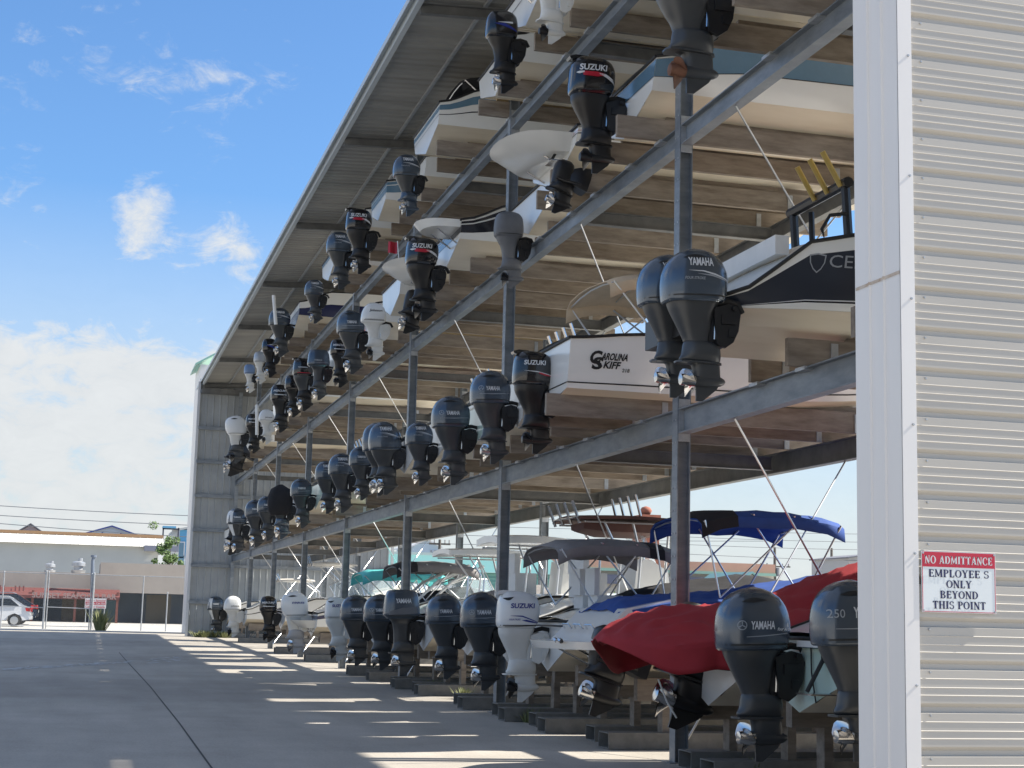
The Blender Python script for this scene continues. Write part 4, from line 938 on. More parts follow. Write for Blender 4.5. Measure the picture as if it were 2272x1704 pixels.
# middle rack level
RB(2, None, 'white boat hidden behind the corner trim', y=12., xt=7.3, L=6.5)
t, sec, X, sd = RB(2, 'b1', 'big cream bottomed white boat overhead near the corner', 6.0, L=7.4, B=1.22, dead=.48, sh1=1.5); tabs(t, 1.2, -.7)
t, sec, X, sd = RB(2, 'b2', 'white boat with steel blue topside band', L=7.6, B=1.2, dead=.34, sh0=.74, sh1=1.35, bands=((.40, .90, GELB), (.385, .40, DEC_K), (.905, .915, DEC_K)))
side_text(t, sd, 7.6, 'OB', .55, .74, .05, .12, DEC_W, sec)
t, sec, X, sd = RB(2, None, 'white boat with pinstripes, curved swim platform and sterndrive', y=22.0, xt=6.55, L=6.6, B=1.15, dead=.36, sh0=.62, sh1=1.2, bands=((.55, .60, GELN), (.70, .72, DEC_R), (.86, .89, GELN)))
platform(t, 1.02, .95, .50); stern(t, 1222, 385, 470, 6.2); tabs(t, 1.1)
t, *_ = RB(2, None, 'white boat with an old tilted grey outboard', 7.25, y=24.9, xt=7.0, L=6.0, B=1.05); 
t, sec, X, sd = RB(2, 'b4', 'white boat with black side bands and swim platform', L=7.2, B=1.18, dead=.34, sh0=.66, sh1=1.25, bands=((.30, .70, GELK), (.76, .88, GELK), (.72, .735, DEC_W)))
platform(t, .55, .75, .60, y0=-.62, deep=.06)
side_text(t, sd, 7.2, 'NC8 1320F', 3.5, .52, .075, .52, DEC_W, sec)
t, *_ = RB(2, None, 'white boat with round swim platform and sterndrive', y=30.6, xt=6.5, L=6.4, B=1.1, dead=.34, sh0=.6, sh1=1.15); platform(t, .98, .95, .50); stern(t, 893, 668, 738, 6.15)
t, *_ = RB(2, 'b5', 'white boat with a white outboard and small flag', L=6., B=1.05)
m = MB(); m.tube([(.1, -.5, .7), (.0, -.5, 1.55)], .010, 6); m.build('flag_staff', ALU, t)
m = MB(); m.grid([[(.0-.04*i, -.5+.03*math.sin(i*1.3), 1.52-.05*k) for k in range(6)] for i in range(6)]); m.build('small_flag', DEC_R, t)
RB(2, 'b6', 'plain white boat beside the white outboard', L=6., B=1.0)
RB(2, 'b7', 'red sided boat', L=6.2, B=1.05, side=GELR)
RB(2, 'b8', 'white boat between two black outboards', L=6., B=1.05)
for k_, d_ in (('b9', 'white boat of the red lined outboard'), ('b11', 'white boat of the pale banded outboard'), ('b12', 'white boat of the small white outboard'), ('b13', 'white boat beside the white pole'), ('b14', 'white boat nearest the far end wall')): RB(2, k_, d_, L=6., B=1.05)
t, *_ = RB(2, None, 'low boat with a black sterndrive at the far wall', y=70.5, xt=6.2, L=6, B=1.05); stern(t, 505, 990, 1055, 5.9)
# top rack level
t, sec, X, sd = RB(3, None, 'white boat whose cream bottom fills the top corner', y=15.3, xt=6.6, L=7, B=1.2, dead=.45, keel=11.0)
t, *_ = RB(3, 'c1', 'white boat cut by the top edge', L=6.4, B=1.12); tabs(t, 1.1)
t, *_ = RB(3, 'c2', 'white boat with small open stern platform', L=6.6, B=1.12, bands=((.52, .56, GELN),)); platform(t, .42, .5, .55, y0=-.5)
t, sec, X, sd = RB(3, 'c3', 'white boat with a blue gunwale band and navy canvas', L=6.4, B=1.12, bands=((.62, .84, GELB), (.40, .43, GELN)))
bimini(t, .5, 2.1, 1.45, .95, CANK, fz=1.0)
t, sec, X, sd = RB(3, 'c4', 'cream decked boat with broad steel blue band', L=6.6, B=1.15, bands=((.36, .72, GELB), (.735, .75, DEC_W), (.77, .92, GELB)))
cover(t, [(.2, .7, 1.0, 1.05), (.8, .8, 1.05, 1.35), (1.8, .9, 1.1, 1.5), (3.2, .8, 1.1, 1.3)], CANW)
RB(3, 'c5', 'plain white boat behind the blue banded one', L=6., B=1.05)
t, *_ = RB(3, 'c6', 'white hull with a steel blue top band', L=6., B=1.08, bands=((.72, 1., GELB),))
RB(3, 'c7', 'white and deep blue hull', L=6.2, B=1.1, side=GELD, bands=((.5, 1, GELW),))
for k_, d_ in (('c8', 'white boat of the small black outboard'), ('c9', 'white boat of the small silver outboard'), ('c10', 'white boat of the small pale blue outboard')): RB(3, k_, d_, L=5.6, B=1.0)
RB(3, None, 'white hull between two post lines, no motor showing,', y=25.9, xt=6.6, L=6.4); RB(3, None, 'plain white hull before the swoosh outboard', y=33.2, xt=6.7, L=6.2)
# old grey outboard tilted up on its boat at the second front post
engine('outboard_motor', 'old small grey outboard tilted up in front of the second front post', 'outboard motor' and 1128, 470, 640, 'merc', GREYO, GREYO, GREYO, None, None, ('dull',), xa=6.62, group='outboard motors hung off the boat sterns')
for lab, key, dx, px_, y0_, y1_ in (('tall white pole standing by the charcoal outboard on the top rack level', 'c7', -.3, 612, 655, 720), ('white pole standing beside the small black outboard on the middle rack level', 'b13', -.3, 570, 898, 965)):
    p = PX(px_, y1_, 5.4); q = PY(px_-5 if y1_ < 800 else px_, y0_, p.y)
    o = MB().tube([(p.x, p.y, p.z), (q.x, q.y, q.z)], .055, 10).build('shallow_water_pole', WHTP); tag(o, lab, 'pole')

# ---------------------------------------------------------------- ground row
TUBE = mat('hollow_steel_tube', (.20, .19, .17), .8, .1, var=.2, scale=6)
def cradle(t, n):
    y, kz, x = t.location.y, t.location.z, t.location.x; g = gz(y)
    for s in (-1, 1):
        o = thing('timber_bunk', f'low timber bunk under {"near" if s<0 else "far"} side of ground boat {n}', 'timber', (0, y+s*.58, g), 'ground bunks under the boats')
        top = kz+.12-g; a = x+random.uniform(.05, .35)
        MB().box(a, -.07, max(.24, top-.30), a+4.8, .07, top).build('plank', WOOD, o)
        for q in (.35, 2.6, 4.3): MB().box(a+q, -.09, .02, a+q+.10, .09, max(.24, top-.30)-.002).build('upright', WOOD, o)
    o = thing('steel_skid', f'hollow rectangular steel tube lying on the yard below ground boat {n}', 'steel tube', (x-.15, y, g), 'hollow steel skids')
    for s in (-1, 1):
        m = MB(); h = .22; w = .2
        for z0, z1, ya, yb in ((.014, .026, -w, w), (h-.012, h, -w, w), (.026, h-.012, -w, -w+.012), (.026, h-.012, w-.012, w)): m.box(0+.1*s, s*.58+ya, z0, 5.2, s*.58+yb, z1)
        m.build('tube', TUBE, o)
    m = MB()
    for s in (-1, 1): m.box(.6, s*.58-.18, .03, .62, s*.58+.18, .2)
    m.build('tube_inside', RUB, o)
GN = [0]
def GB(key, desc, **k):
    GN[0] += 1; k.setdefault('B', autoB(0, k.get('y') or BOATY[key][0]))
    r = boat('boat', f'{desc} {G0}', key, group=GR, **k); cradle(r[0], ORD[GN[0]-1]+' from the corner'); return r
t, *_ = GB('g1', 'pale hull mostly behind the white corner trim', B=.95, L=7, sh0=.75, side=GELW)
m = MB(); m.tube([(-.15, -.35, .8), (-.15, -.35, 1.05), (.0, -.3, 1.28), (.45, .0, 1.28), (.6, .1, 1.05), (.6, .1, .8)], .018, 8); m.build('stern_rail', STEEL, t)
m = MB(); m.tube([(.15, -.2, 1.28), (.15, -.2, 1.40)], .035, 8); m.build('stern_light', STEEL, t)
t, sec, X, sd = GB('g2', 'mint transomed boat of the big charcoal outboard', L=7, sh0=.72, sh1=1.15, side=GELM, bands=((.78, .84, GELB),), B=1.1)
tabs(t, 1.1, -.62)
m = MB(); m.tube([(-.02, -.30, .65), (-.03, -.33, .4), (-.03, -.42, .12)], .008, 6); m.build('transducer_cable', RUB, t)
m = MB(); m.box(-.10, -.95, .64, .0, -.15, .70); m.build('transom_step', GELW, t)
t, sec, X, sd = GB(None, 'boat under a draped red tarpaulin with sterndrive', y=16.75, keel=.80, xt=6.95, L=7.2, B=1.15, dead=.36, sh0=.70, sh1=1.1, bands=((.15, .22, GELK),))
stern(t, 1478, 1410, 1612, 6.55)
cover(t, [(-1.36, .12, .70, .76), (-1.18, .50, .68, .88), (-.8, .92, .68, 1.04), (-.3, 1.1, .74, 1.14), (.2, 1.18, .78, 1.17), (.8, 1.2, .84, 1.31), (1.4, 1.2, .92, 1.53), (2.3, 1.18, 1.0, 1.8), (3.3, 1.12, 1.06, 1.9), (4.3, 1.0, 1.1, 1.8), (5.6, .75, 1.12, 1.5), (6.8, .2, 1.1, 1.15)], CANR, 'red_tarpaulin', .34, .035)
m = MB(); m.tube([(-.72, -.3, .30), (-.62, -.32, .05), (-.50, -.30, -.12)], .010, 6); m.build('tie_rope', WHTM, t)
m = MB(); m.prism([(.12, .34), (1.55, .44), (1.15, .50), (.3, .62)], -1.13, -1.12); m.build('black_graphic', GELK, t)
t, sec, X, sd = GB(None, 'white boat with blue canvas, blue bimini and swim platform', y=20.4, keel=.86, xt=7.0, L=7.2, B=1.15, dead=.36, sh0=.72, sh1=1.2)
platform(t, 1.08, 1.05, .50, .08, deep=.02); stern(t, 1304, 1440, 1585, 6.45)
m = MB(); m.box(-.012, -.75, .28, -.005, -.25, .52); m.build('blue_transom_panel', GELB, t)
m = MB(); m.prism([(-.55, .56), (-.10, 1.02), (.55, 1.16), (.9, 1.10), (.9, .6)], -.98, .98); m.build('stern_bench_back', GELW, t, 30)
m = MB()
for yy in (-.5, .0, .5): m.tube([(-.42, yy-.16, .74), (-.46, yy-.14, .80), (-.46, yy+.14, .80), (-.42, yy+.16, .74)], .012, 6)
for yy in (-.8, -.6): m.tube([(-.92, yy, .58), (-.92, yy+.10, .60)], .03, 6)
m.build('grab_handles', STEEL, t)
cover(t, [(-.16, .86, .98, 1.02), (.05, 1.0, 1.02, 1.18), (.6, 1.08, 1.12, 1.24), (1.6, 1.12, 1.16, 1.32), (2.6, 1.12, 1.20, 1.5), (3.5, 1.1, 1.25, 1.62), (4.6, .95, 1.25, 1.5), (6.3, .4, 1.2, 1.3)], CANB, 'blue_cover', .16, .02)
bimini(t, .95, 3.05, 2.36, 1.0, CANB, foot=(1.2, 2.4), fz=1.2, back=(0, 2)); 
t, sec, X, sd = GB('g3', 'white boat with black and grey canopy and black cover', L=6.8, dead=.34, sh0=.75, sh1=1.15, bands=((.80, .86, GELN),))
cover(t, [(.9, .95, 1.0, 1.05), (1.4, 1.0, 1.02, 1.28), (2.2, 1.0, 1.05, 1.42), (3.2, .95, 1.1, 1.55), (4.6, .8, 1.1, 1.35), (6., .3, 1.1, 1.2)], CANK, 'black_cover', .14, .02)
bimini(t, -.15, 1.75, 1.94, .95, CANG, foot=(.4, 1.2), fz=1.0, back=(6, 7))
for yy in (-.45, .25): MB().box(.55, yy-.22, .95, .95, yy+.22, 1.15).box(.50, yy-.22, 1.15, .58, yy+.22, 1.55).build('captain_seat', VINYL, t)
t, *_ = GB('g4', 'white boat with rod holder hard top', L=7, sh1=1.2); console(t, 2.0, 1.0); ttop(t, .95, 2.9, 2.40, .9, CANS, legs=(1.7, 2.5), fz=1.0, bag=CANS)
m = MB()
for i in range(4): m.tube([(2.0, -.75+.4*i, 2.45), (1.9, -.77+.4*i, 2.80)], .026, 8)
m.build('rear_rod_holders', STEEL, t)
t, *_ = GB('g5', 'white centre console boat with white hard top', L=6.6); console(t, 1.6, 1.0); ttop(t, .3, 1.7, 2.12, .85, GELW, legs=(.9, 1.5), fz=.95, rods=False, th=.12)
t, *_ = GB('g6', 'white boat with white top and brown cover', L=6.8); ttop(t, .3, 2.2, 2.05, .9, GELW, legs=(1.0, 1.8), fz=.95, rods=False, th=.10)
cover(t, [(1.0, .8, .98, 1.02), (1.6, .8, 1.0, 1.35), (2.6, .8, 1.05, 1.4), (3.6, .7, 1.1, 1.2)], CANG, 'grey_cover', .1)
t, *_ = GB('g7', 'white hulled boat behind the square topped outboard', L=6.4, bands=((.0, .12, GELK),))
t, *_ = GB('g8', 'white boat with folded black canopy and radar arch', L=6.8, bands=((.3, .4, GELN),))
cover(t, [(.3, .85, 1.0, 1.05), (1.0, .9, 1.05, 1.3), (2.2, .9, 1.1, 1.45), (3.4, .8, 1.15, 1.3)], CANK, 'black_cover', .12)
m = MB()
for s in (-1, 1):
    for dx in (0, .35): m.tube([(.7+dx, s*.9, 1.0), (1.3+dx, s*.85, 1.55), (2.1+dx, s*.7, 1.95)], .035, 8)
m.tube([(2.1, -.7, 1.95), (2.1, .7, 1.95)], .035, 8); m.build('radar_arch', GELW, t)
bimini(t, .3, 2.3, 1.98, .9, CANG, foot=(1.0, 1.9), fz=1.1, back=(0, 2))
windshield(t, 2.0, 2.9, 1.15, .85, .5)
t, *_ = GB('g9', 'white boat with turquoise canopy and ladder tower', L=6.6)
bimini(t, .0, 2.2, 1.85, .9, CANT, foot=(.8, 1.6), fz=1.0)
m = MB()
for s in (-.35, .35): m.tube([(1.5, s, 1.0), (1.2, s, 2.0)], .02, 6); m.tube([(1.9, s, 1.0), (1.5, s, 2.0)], .02, 6)
for i in range(4): m.tube([(1.45-.07*i, -.35, 1.2+.22*i), (1.45-.07*i, .35, 1.2+.22*i)], .016, 6)
m.build('ladder_tower', ALU, t)
t, *_ = GB('g10', 'white cabin boat with curved windshield and blue stripe', L=7, sh1=1.45, bands=((.55, .8, GELD),)); platform(t, .9, .7, .42)
windshield(t, 1.2, 2.6, 1.15, .9, .75); m = MB(); m.loft([[(x, y*w, z+h*q) for y, q in ((-1, 0), (-.8, .7), (0, 1), (.8, .7), (1, 0))] for x, w, z, h in ((1.8, .9, 1.1, .35), (3, .9, 1.2, .5), (4.5, .7, 1.3, .4), (6, .3, 1.35, .15))]); m.build('cabin', GELW, t, 40)
t, *_ = GB('g11', 'white boat with light metal T top', L=6.2); ttop(t, .9, 2.5, 2.3, .85, CANW, fz=1.0)
t, *_ = GB('g12', 'white boat with black curved line on its flank', L=6.0, bands=((.45, .52, GELK),)); ttop(t, 1.4, 2.9, 2.0, .8, CANW, fz=.95)
GB('g13', 'white boat at the far end wall', L=6.)

# ---------------------------------------------------------------- far end: fence, gates, shops
FY = 87.3
def fpost(px, y0, y1, lab, r=.045):
    p = PY(px, y0, FY); b = gz(FY); t_ = PY(px, y1, FY).z
    o = thing('fence_post', lab, 'post', (p.x, FY, b), 'posts of the chain link fence'); MB().tube([(0, 0, 0), (0, 0, t_-b)], r, 10).build('tube', GALV2, o); MB().tube([(0, 0, t_-b), (0, 0, t_-b+.05)], [r*1.15, .02], 10).build('cap', GALV2, o)
    return p.x
c_ = lambda a, b: (a*.19892, 1130+b*.19892)
xs = []
for i, (a, b1, b0, lab) in enumerate(((-440, 690, 1325, 'thin fence post near the left edge behind parked cars'), (5, 695, 1325, 'fence post at the very left edge of the view'), (478, 690, 1335, 'thick left gate post of the chain link fence'), (508, 700, 1330, 'frame post of the gate, just right of the thick left post'), (988, 720, 1345, 'gate frame post just left of the tallest post'), (1012, 712, 1345, 'thick right gate post in the middle of the fence'), (1570, 750, 1358, 'lone slim fence post right of the dry bush'), (1845, 930, 1370, 'shorter slim pole right of the lone fence post'), (2098, 748, 1380, 'end fence post against the boat shed'))):
    xs.append(fpost(a*.19892, 1130+b0*.19892, 1130+b1*.19892, lab, .035 if i in (0, 1, 3, 4, 6, 7) else .06))
FENM = bpy.data.materials.new('chain_link'); FENM.use_nodes = True; t = FENM.node_tree; b = t.nodes['Principled BSDF']; b.inputs['Base Color'].default_value = (.4, .41, .42, 1); b.inputs['Metallic'].default_value = .6; b.inputs['Roughness'].default_value = .4
tcn = t.nodes.new('ShaderNodeTexCoord'); sp = t.nodes.new('ShaderNodeSeparateXYZ'); t.links.new(tcn.outputs['Object'], sp.inputs[0])
def MN(op, a, b_=None):
    n = t.nodes.new('ShaderNodeMath'); n.operation = op
    for i, v in enumerate((a, b_)):
        if v is None: continue
        if isinstance(v, (int, float)): n.inputs[i].default_value = v
        else: t.links.new(v, n.inputs[i])
    return n.outputs[0]
u1 = MN('PINGPONG', MN('ADD', sp.outputs[0], sp.outputs[2]), .035); u2 = MN('PINGPONG', MN('SUBTRACT', MN('ADD', sp.outputs[0], 100), sp.outputs[2]), .035)
t.links.new(MN('LESS_THAN', MN('MINIMUM', u1, u2), .0022), b.inputs['Alpha'])
fz0, fz1 = gz(FY)+.05, PY(200, 1275, FY).z
def panel(xa, xb, lab, rails=True, mid=False):
    o = thing('chain_link_fence', lab, 'fence', ((xa+xb)/2, FY, fz0), None); w = (xb-xa)/2
    MB().grid([[(x, 0, z) for z in (0, fz1-fz0)] for x in (-w, w)]).build('chain_link_mesh', FENM, o)
    m = MB().tube([(-w, 0, fz1-fz0), (w, 0, fz1-fz0)], .022, 8)
    if mid: m.tube([(-w, 0, 1.12), (w, 0, 1.08)], .022, 8); m.tube([(-w, 0, .12), (w, 0, .12)], .02, 8)
    m.build('rail', GALV2, o)
panel(xs[0], xs[1], 'chain link panel beyond the left edge'); panel(xs[1], xs[2], 'chain link gate leaf left of the double posts', mid=True); panel(xs[3], xs[4], 'chain link gate leaf in the middle with a mid rail', mid=True); panel(xs[5], xs[8], 'wide chain link panel beside the boat shed')
# low shop with awning
SY = 112.
sh = thing('shop_building', 'low tan fronted shop with dark blue storefront and red awning', 'building', (0, SY, 0)); g0 = gz(SY)
TANF = mat('tan_stucco', (.40, .35, .30), .8, var=.06, scale=1.); BLUF = mat('dark_blue_storefront', (.018, .035, .055), .5, var=.3, scale=.8)
def lx(px, py, y): return PY(px, py, y)
fb, ft = lx(420, 1319, SY).z, lx(420, 1254, SY).z; xr = lx(470, 1300, SY).x; xl = -30.; xm = lx(224, 1248, SY).x; ftl = lx(100, 1269, SY).z
MB().box(xl, 0-SY*0, fb, xm, 8, ftl).box(xm, 0, fb, xr+3, 8, ft).build('fascia', TANF, sh)
MB().box(xl, 2.2, g0-.05, xr+3, 8, fb).build('storefront', BLUF, sh)
m = MB()
for px in (1640, 680): p = lx(px*.19892, 1360, SY); m.box(p.x, 2.14, g0, p.x+1.7, 2.2, g0+2.0)
m.build('door', mat('bronze_door', (.07, .055, .03), .35, var=.2), sh)
m = MB(); p = lx(205, 1350, SY); m.box(p.x, 2.13, g0, p.x+1.75, 2.19, g0+1.7); m.build('shop_window', mat('teal_window', (.05, .11, .13), .15), sh)
m = MB()
for px in (360, 835, 1300): p = lx(px*.19892, 1350, SY); m.box(p.x-.08, -.9, g0, p.x+.08, -.75, fb)
m.build('awning_posts', mat('brown_red_post', (.20, .07, .05), .7), sh)
AWR = mat('awning_red', (.15, .045, .04), .75, var=.1); x2 = lx(265, 1320, SY).x; za = lx(265, 1312, SY).z
m = MB(); m.add([(xl, -1.1, za-.42), (x2, -1.1, za-.42), (x2, -.05, za+.1), (xl, -.05, za+.1), (xl, -1.1, za-.62), (x2, -1.1, za-.62), (x2, -.05, za-.62)], [(0, 1, 2, 3), (4, 5, 1, 0), (1, 5, 6, 2)])
m.build('awning', AWR, sh)
m = MB(); p = lx(0, 1304, SY-1.1)
for i in range(60):
    x = xl+i*.0; 
random.seed(3); x = lx(-60, 1300, SY).x; i = 0
while x < lx(66, 1300, SY).x:
    h = .36 if i % 5 not in (3,) else .16; m.box(x, -1.16, za-.18, x+.10, -1.12, za-.18+h); i += 1; x += .26 if i % 4 else .46
m.build('red_upright_lettering', mat('sign_letter_red', (.20, .06, .055), .6), sh)
m = MB(); v, f, w = text_tris('SUNSET SEAFOOD BAR', .03); xa = lx(72, 1318, SY).x
k = (x2-.2-xa)/w; m.add([(xa+a*k, -1.13, za-.56+b*.34) for a, b in v], f); m.build('awning_lettering', mat('faded_white', (.34, .24, .22), .7), sh)
# hanging lunch banner on posts in front of the shop
bn = thing('lunch_banner', 'small red and white banner hung in front of the blue storefront', 'sign', (0, 0, 0)); a, b = lx(189, 1327, SY-1.3), lx(235, 1350.5, SY-1.3)
bn.location = (a.x, SY-1.3, b.z); w, h = b.x-a.x, a.z-b.z
MB().box(0, 0, 0, w, .03, h).build('banner', mat('banner_white', (.62, .60, .60), .6), bn); MB().box(.05, -.006, h*.36, w-.05, -.002, h*.64).build('red_strip', DEC_R, bn)
m = MB()
for s, z, wd in (('Lunch Special', .70, .92), ('Call for Details', .06, .9)): v, f, tw = text_tris(s, .02); m.add([(w*.04+p*w*wd/tw, -.004, h*z+q*h*.20) for p, q in v], f)
m.build('lettering', DEC_R, bn); v, f, tw = text_tris('All You Can Eat', .02); MB().add([(w*.06+p*w*.88/tw, -.008, h*.42+q*h*.17) for p, q in v], f).build('strip_lettering', DEC_W, bn)
MB().tube([(.1, .05, 0), (.1, .05, -1.0)], .03, 6).tube([(w-.1, .05, 0), (w-.1, .05, -1.0)], .03, 6).build('legs', GALV2, bn)
def at_roof(px, py, y): return PY(px, py, y)
for k, (px, py, lab) in enumerate(((110, 1262, 'smaller dome topped silver roof vent on the shop'), (173, 1262, 'larger silver roof vent with wide base on the shop'))):
    p = lx(px, 1272, SY+3); o = thing('roof_vent', lab, 'vent', (p.x, SY+3, ftl)); s = (.8, 1.05)[k]
    MB().tube([(0, 0, -.1), (0, 0, .25*s), (0, 0, .26*s), (0, 0, .5*s), (0, 0, .52*s), (0, 0, .75*s), (0, 0, .85*s)], [.42*s, .5*s, .30*s, .30*s, .46*s, .46*s, .2*s], 14).build('housing', STEEL if False else GALV2, o, 40)
    MB().tube([(.1, 0, .85*s), (.1, 0, 1.05*s)], .16*s, 10).build('motor_cap', GALV2, o)
p = lx(205, 1320, SY-.4); q = lx(208, 1235, SY-.4); o = MB().tube([(p.x, SY-.4, p.z), (q.x-.05, SY-.4, q.z-.25), (q.x, SY-.4, q.z)], [.16, .11, .11], 10).tube([(q.x, SY-.4, q.z-.05), (q.x, SY-.4, q.z+.1)], .2, 10).build('flue_pipe', mat('blue_grey_flue', (.16, .19, .24), .5, .3)); tag(o, 'slanting blue grey flue pipe with round cap on the shop front', 'pipe')
# long pale hall behind, metal mansard and tan ridge
HY = 135.
hl = thing('long_hall', 'long pale grey hall with white ribbed mansard roof and tan ridge', 'building', (0, HY, 0)); z1, z2, z3 = lx(180, 1207, HY).z, lx(180, 1188, HY+1.5).z, lx(180, 1183.5, HY+1.5).z; xr = lx(352, 1220, HY).x
MB().box(-40, .3, 0, xr, 20, z1+.02).build('wall', mat('pale_grey_wall', (.46, .47, .45), .85, var=.05, scale=.4), hl)
m = MB(); P = []; x = -40
while x < xr+.3: P += [(x, .0), (x+.06, -.05), (x+.12, 0)]; x += .62
m.grid([[(px, -.25+d, z1-.05), (px, 1.4+d, z2)] for px, d in P]); m.build('mansard_roof', mat('white_metal_roof', (.62, .61, .57), .5, var=.05), hl)
MB().box(-40, 1.3, z2, xr+.4, 2., z3+.08).build('ridge_trim', mat('tan_ridge', (.42, .25, .13), .7), hl)
MB().box(xr-1.2, -.8, z1-.4, xr+1.6, .2, z1+.05).build('awning_end', mat('slate_grey', (.22, .23, .28), .7), hl)
# houses and roofs behind
def gable(name, lab, px0, px1, pyt, pye, y, wallc, roofc, depth=9, over=.3, pb=None, extra=None):
    a, b, pk = PY(px0, pye, y), PY(px1, pye, y), PY((px0+px1)/2, pyt, y); xm = (a.x+b.x)/2; ze = (a.z+b.z)/2; hw = (b.x-a.x)/2
    o = thing(name, lab, 'house', (xm, y, 0)); h = pk.z-ze
    MB().prism([(-hw+over, 0), (hw-over, 0), (hw-over, ze), (0, pk.z-h*over/hw), (-hw+over, ze)], .2, depth).build('wall', wallc, o)
    for s in (-1, 1): MB().add([(0, -.1, pk.z), (s*hw, -.1, ze), (s*hw, depth, ze), (0, depth, pk.z), (0, -.1, pk.z-.14), (s*hw, -.1, ze-.14), (s*hw, depth, ze-.14), (0, depth, pk.z-.14)], [(0, 1, 2, 3), (4, 5, 6, 7), (0, 1, 5, 4), (1, 2, 6, 5)]).build('roof_slope', roofc, o)
    return o, hw, ze, pk.z
ROYAL = mat('royal_blue_trim', (.035, .06, .25), .5); PALEW = mat('pale_siding', (.50, .53, .55), .7)
o, hw, ze, zp = gable('gabled_house', 'house gable with royal blue trim rising above the long hall', 178, 316, 1165.5, 1187, 175, PALEW, ROYAL)
m = MB(); m.box(-hw*.32, .1, 0, -hw*.28, .2, zp-.8); m.box(hw*.28, .1, 0, hw*.32, .2, zp-.8); m.build('gable_posts', ROYAL, o)
gable('gabled_house', 'small grey roof peak above the left end of the long hall', 28, 105, 1160.5, 1185, 190, mat('mauve_siding', (.33, .27, .27), .8), mat('grey_shingle', (.16, .165, .19), .9))
p0, p1 = PY(392, 1187, 165), PY(452, 1178, 165)
bh = thing('blue_house', 'bright blue tall house beside the shed end', 'house', (p0.x, 165, 0)); wz = PY(420, 1176, 165).z; ww = 9.
MB().box(0, 0, 0, ww, 10, wz).build('wall', mat('sky_blue_siding', (.10, .31, .52), .7, var=.06), bh)
m = MB(); m.box(-.05, -.08, wz-3.2, ww, -.0, wz-2.9); m.box(-.05, -.08, wz-6.6, ww, -.01, wz-6.3); m.box(1.45, -.08, 0, 1.65, -.012, wz); m.box(-.1, -.1, 0, .1, -.014, wz); m.build('trim_boards', mat('pale_blue_trim', (.40, .52, .60), .6), bh)
for px, py in ((400, 1221), (427, 1221), (400, 1252), (427, 1252)):
    p = PY(px, py, 165); f = MB().box(p.x-p0.x-.45, -.10, p.z-.9, p.x-p0.x+.45, -.03, p.z+.9).build('window', mat('window_frame_white', (.55, .58, .60), .5), bh); MB().box(p.x-p0.x-.33, -.12, p.z-.78, p.x-p0.x+.33, -.10, p.z+.78).build('pane', mat('pane_blue', (.12, .22, .30), .15), f)
MB().prism([(-.3, wz), (ww, wz+2.2), (ww, wz+1.9), (-.3, wz-.2)], -.4, 10).build('roof', mat('light_roof', (.40, .42, .42), .6), bh)
tw = thing('roof_frame', 'dark frame with pale blue canopy and slab on the hall end roof', 'frame', (0, 0, 0)); a, b = PY(360, 1190, 140), PY(398, 1171, 140)
MB().box(a.x, 140, a.z-1, a.x+.12, 140.2, b.z).box(b.x-.12, 140, a.z-1, b.x, 140.2, b.z).box(a.x, 140, b.z-.18, b.x, 140.3, b.z-.06).build('posts', mat('dark_slate', (.06, .07, .10), .6), tw)
MB().box(a.x, 139.6, b.z-.06, b.x-.3, 141, b.z+.10).build('canopy', mat('sky_blue_canopy', (.12, .35, .55), .6), tw); MB().box(a.x+.85, 140.3, a.z-9, a.x+1.5, 141, b.z-.05).build('slab', mat('concrete_pale', (.42, .44, .45), .8), tw)
# leafy tree behind the shop
def leaf_tree(name, lab, base, H, rad, n, seed, trunk_r=.12, lm=LEAF, cz=.62, flat=1.):
    rnd = random.Random(seed); o = thing(name, lab, 'tree', base)
    m = MB(); m.tube([(0, 0, 0), (.05, .0, H*.3), (-.04, .05, H*.6)], [trunk_r, trunk_r*.7, trunk_r*.4], 8)
    for i in range(9):
        a = rnd.uniform(0, 6.28); r = rad*rnd.uniform(.4, .9); m.tube([(0, 0, H*rnd.uniform(.25, .55)), (r*.5*math.cos(a), r*.5*math.sin(a), H*.7), (r*math.cos(a), r*math.sin(a), H*rnd.uniform(.7, .95))], [trunk_r*.4, trunk_r*.25, .015], 5)
    m.build('trunk', BARK, o); m = MB()
    cl = [(rnd.gauss(0, .45)*rad, rnd.gauss(0, .45)*rad, H*(cz+rnd.gauss(0, .17)), rad*rnd.uniform(.22, .42)) for _ in range(26)]
    for k in range(n):
        c = cl[k % len(cl)]; d = Vector((rnd.gauss(0, 1), rnd.gauss(0, 1), rnd.gauss(0, 1)*flat)).normalized()*c[3]*rnd.uniform(.5, 1.1); p = Vector(c[:3])+d
        u = Vector((rnd.gauss(0, 1), rnd.gauss(0, 1), rnd.gauss(0, .6))).normalized(); w = u.orthogonal().normalized(); s = rnd.uniform(.05, .12)*max(.6, rad*.5)
        m.add([p-u*s*1.7, p+w*s, p+u*s*1.7, p-w*s], [(0, 1, 2, 3)])
    m.build('crown', lm, o); return o
p = PY(370, 1300, 120); leaf_tree('leafy_tree', 'bushy green tree rising behind the low shop roof', (p.x, 121, gz(121)), PY(370, 1213, 121).z-gz(121)+.3, 1.05, 2600, 4, cz=.78)
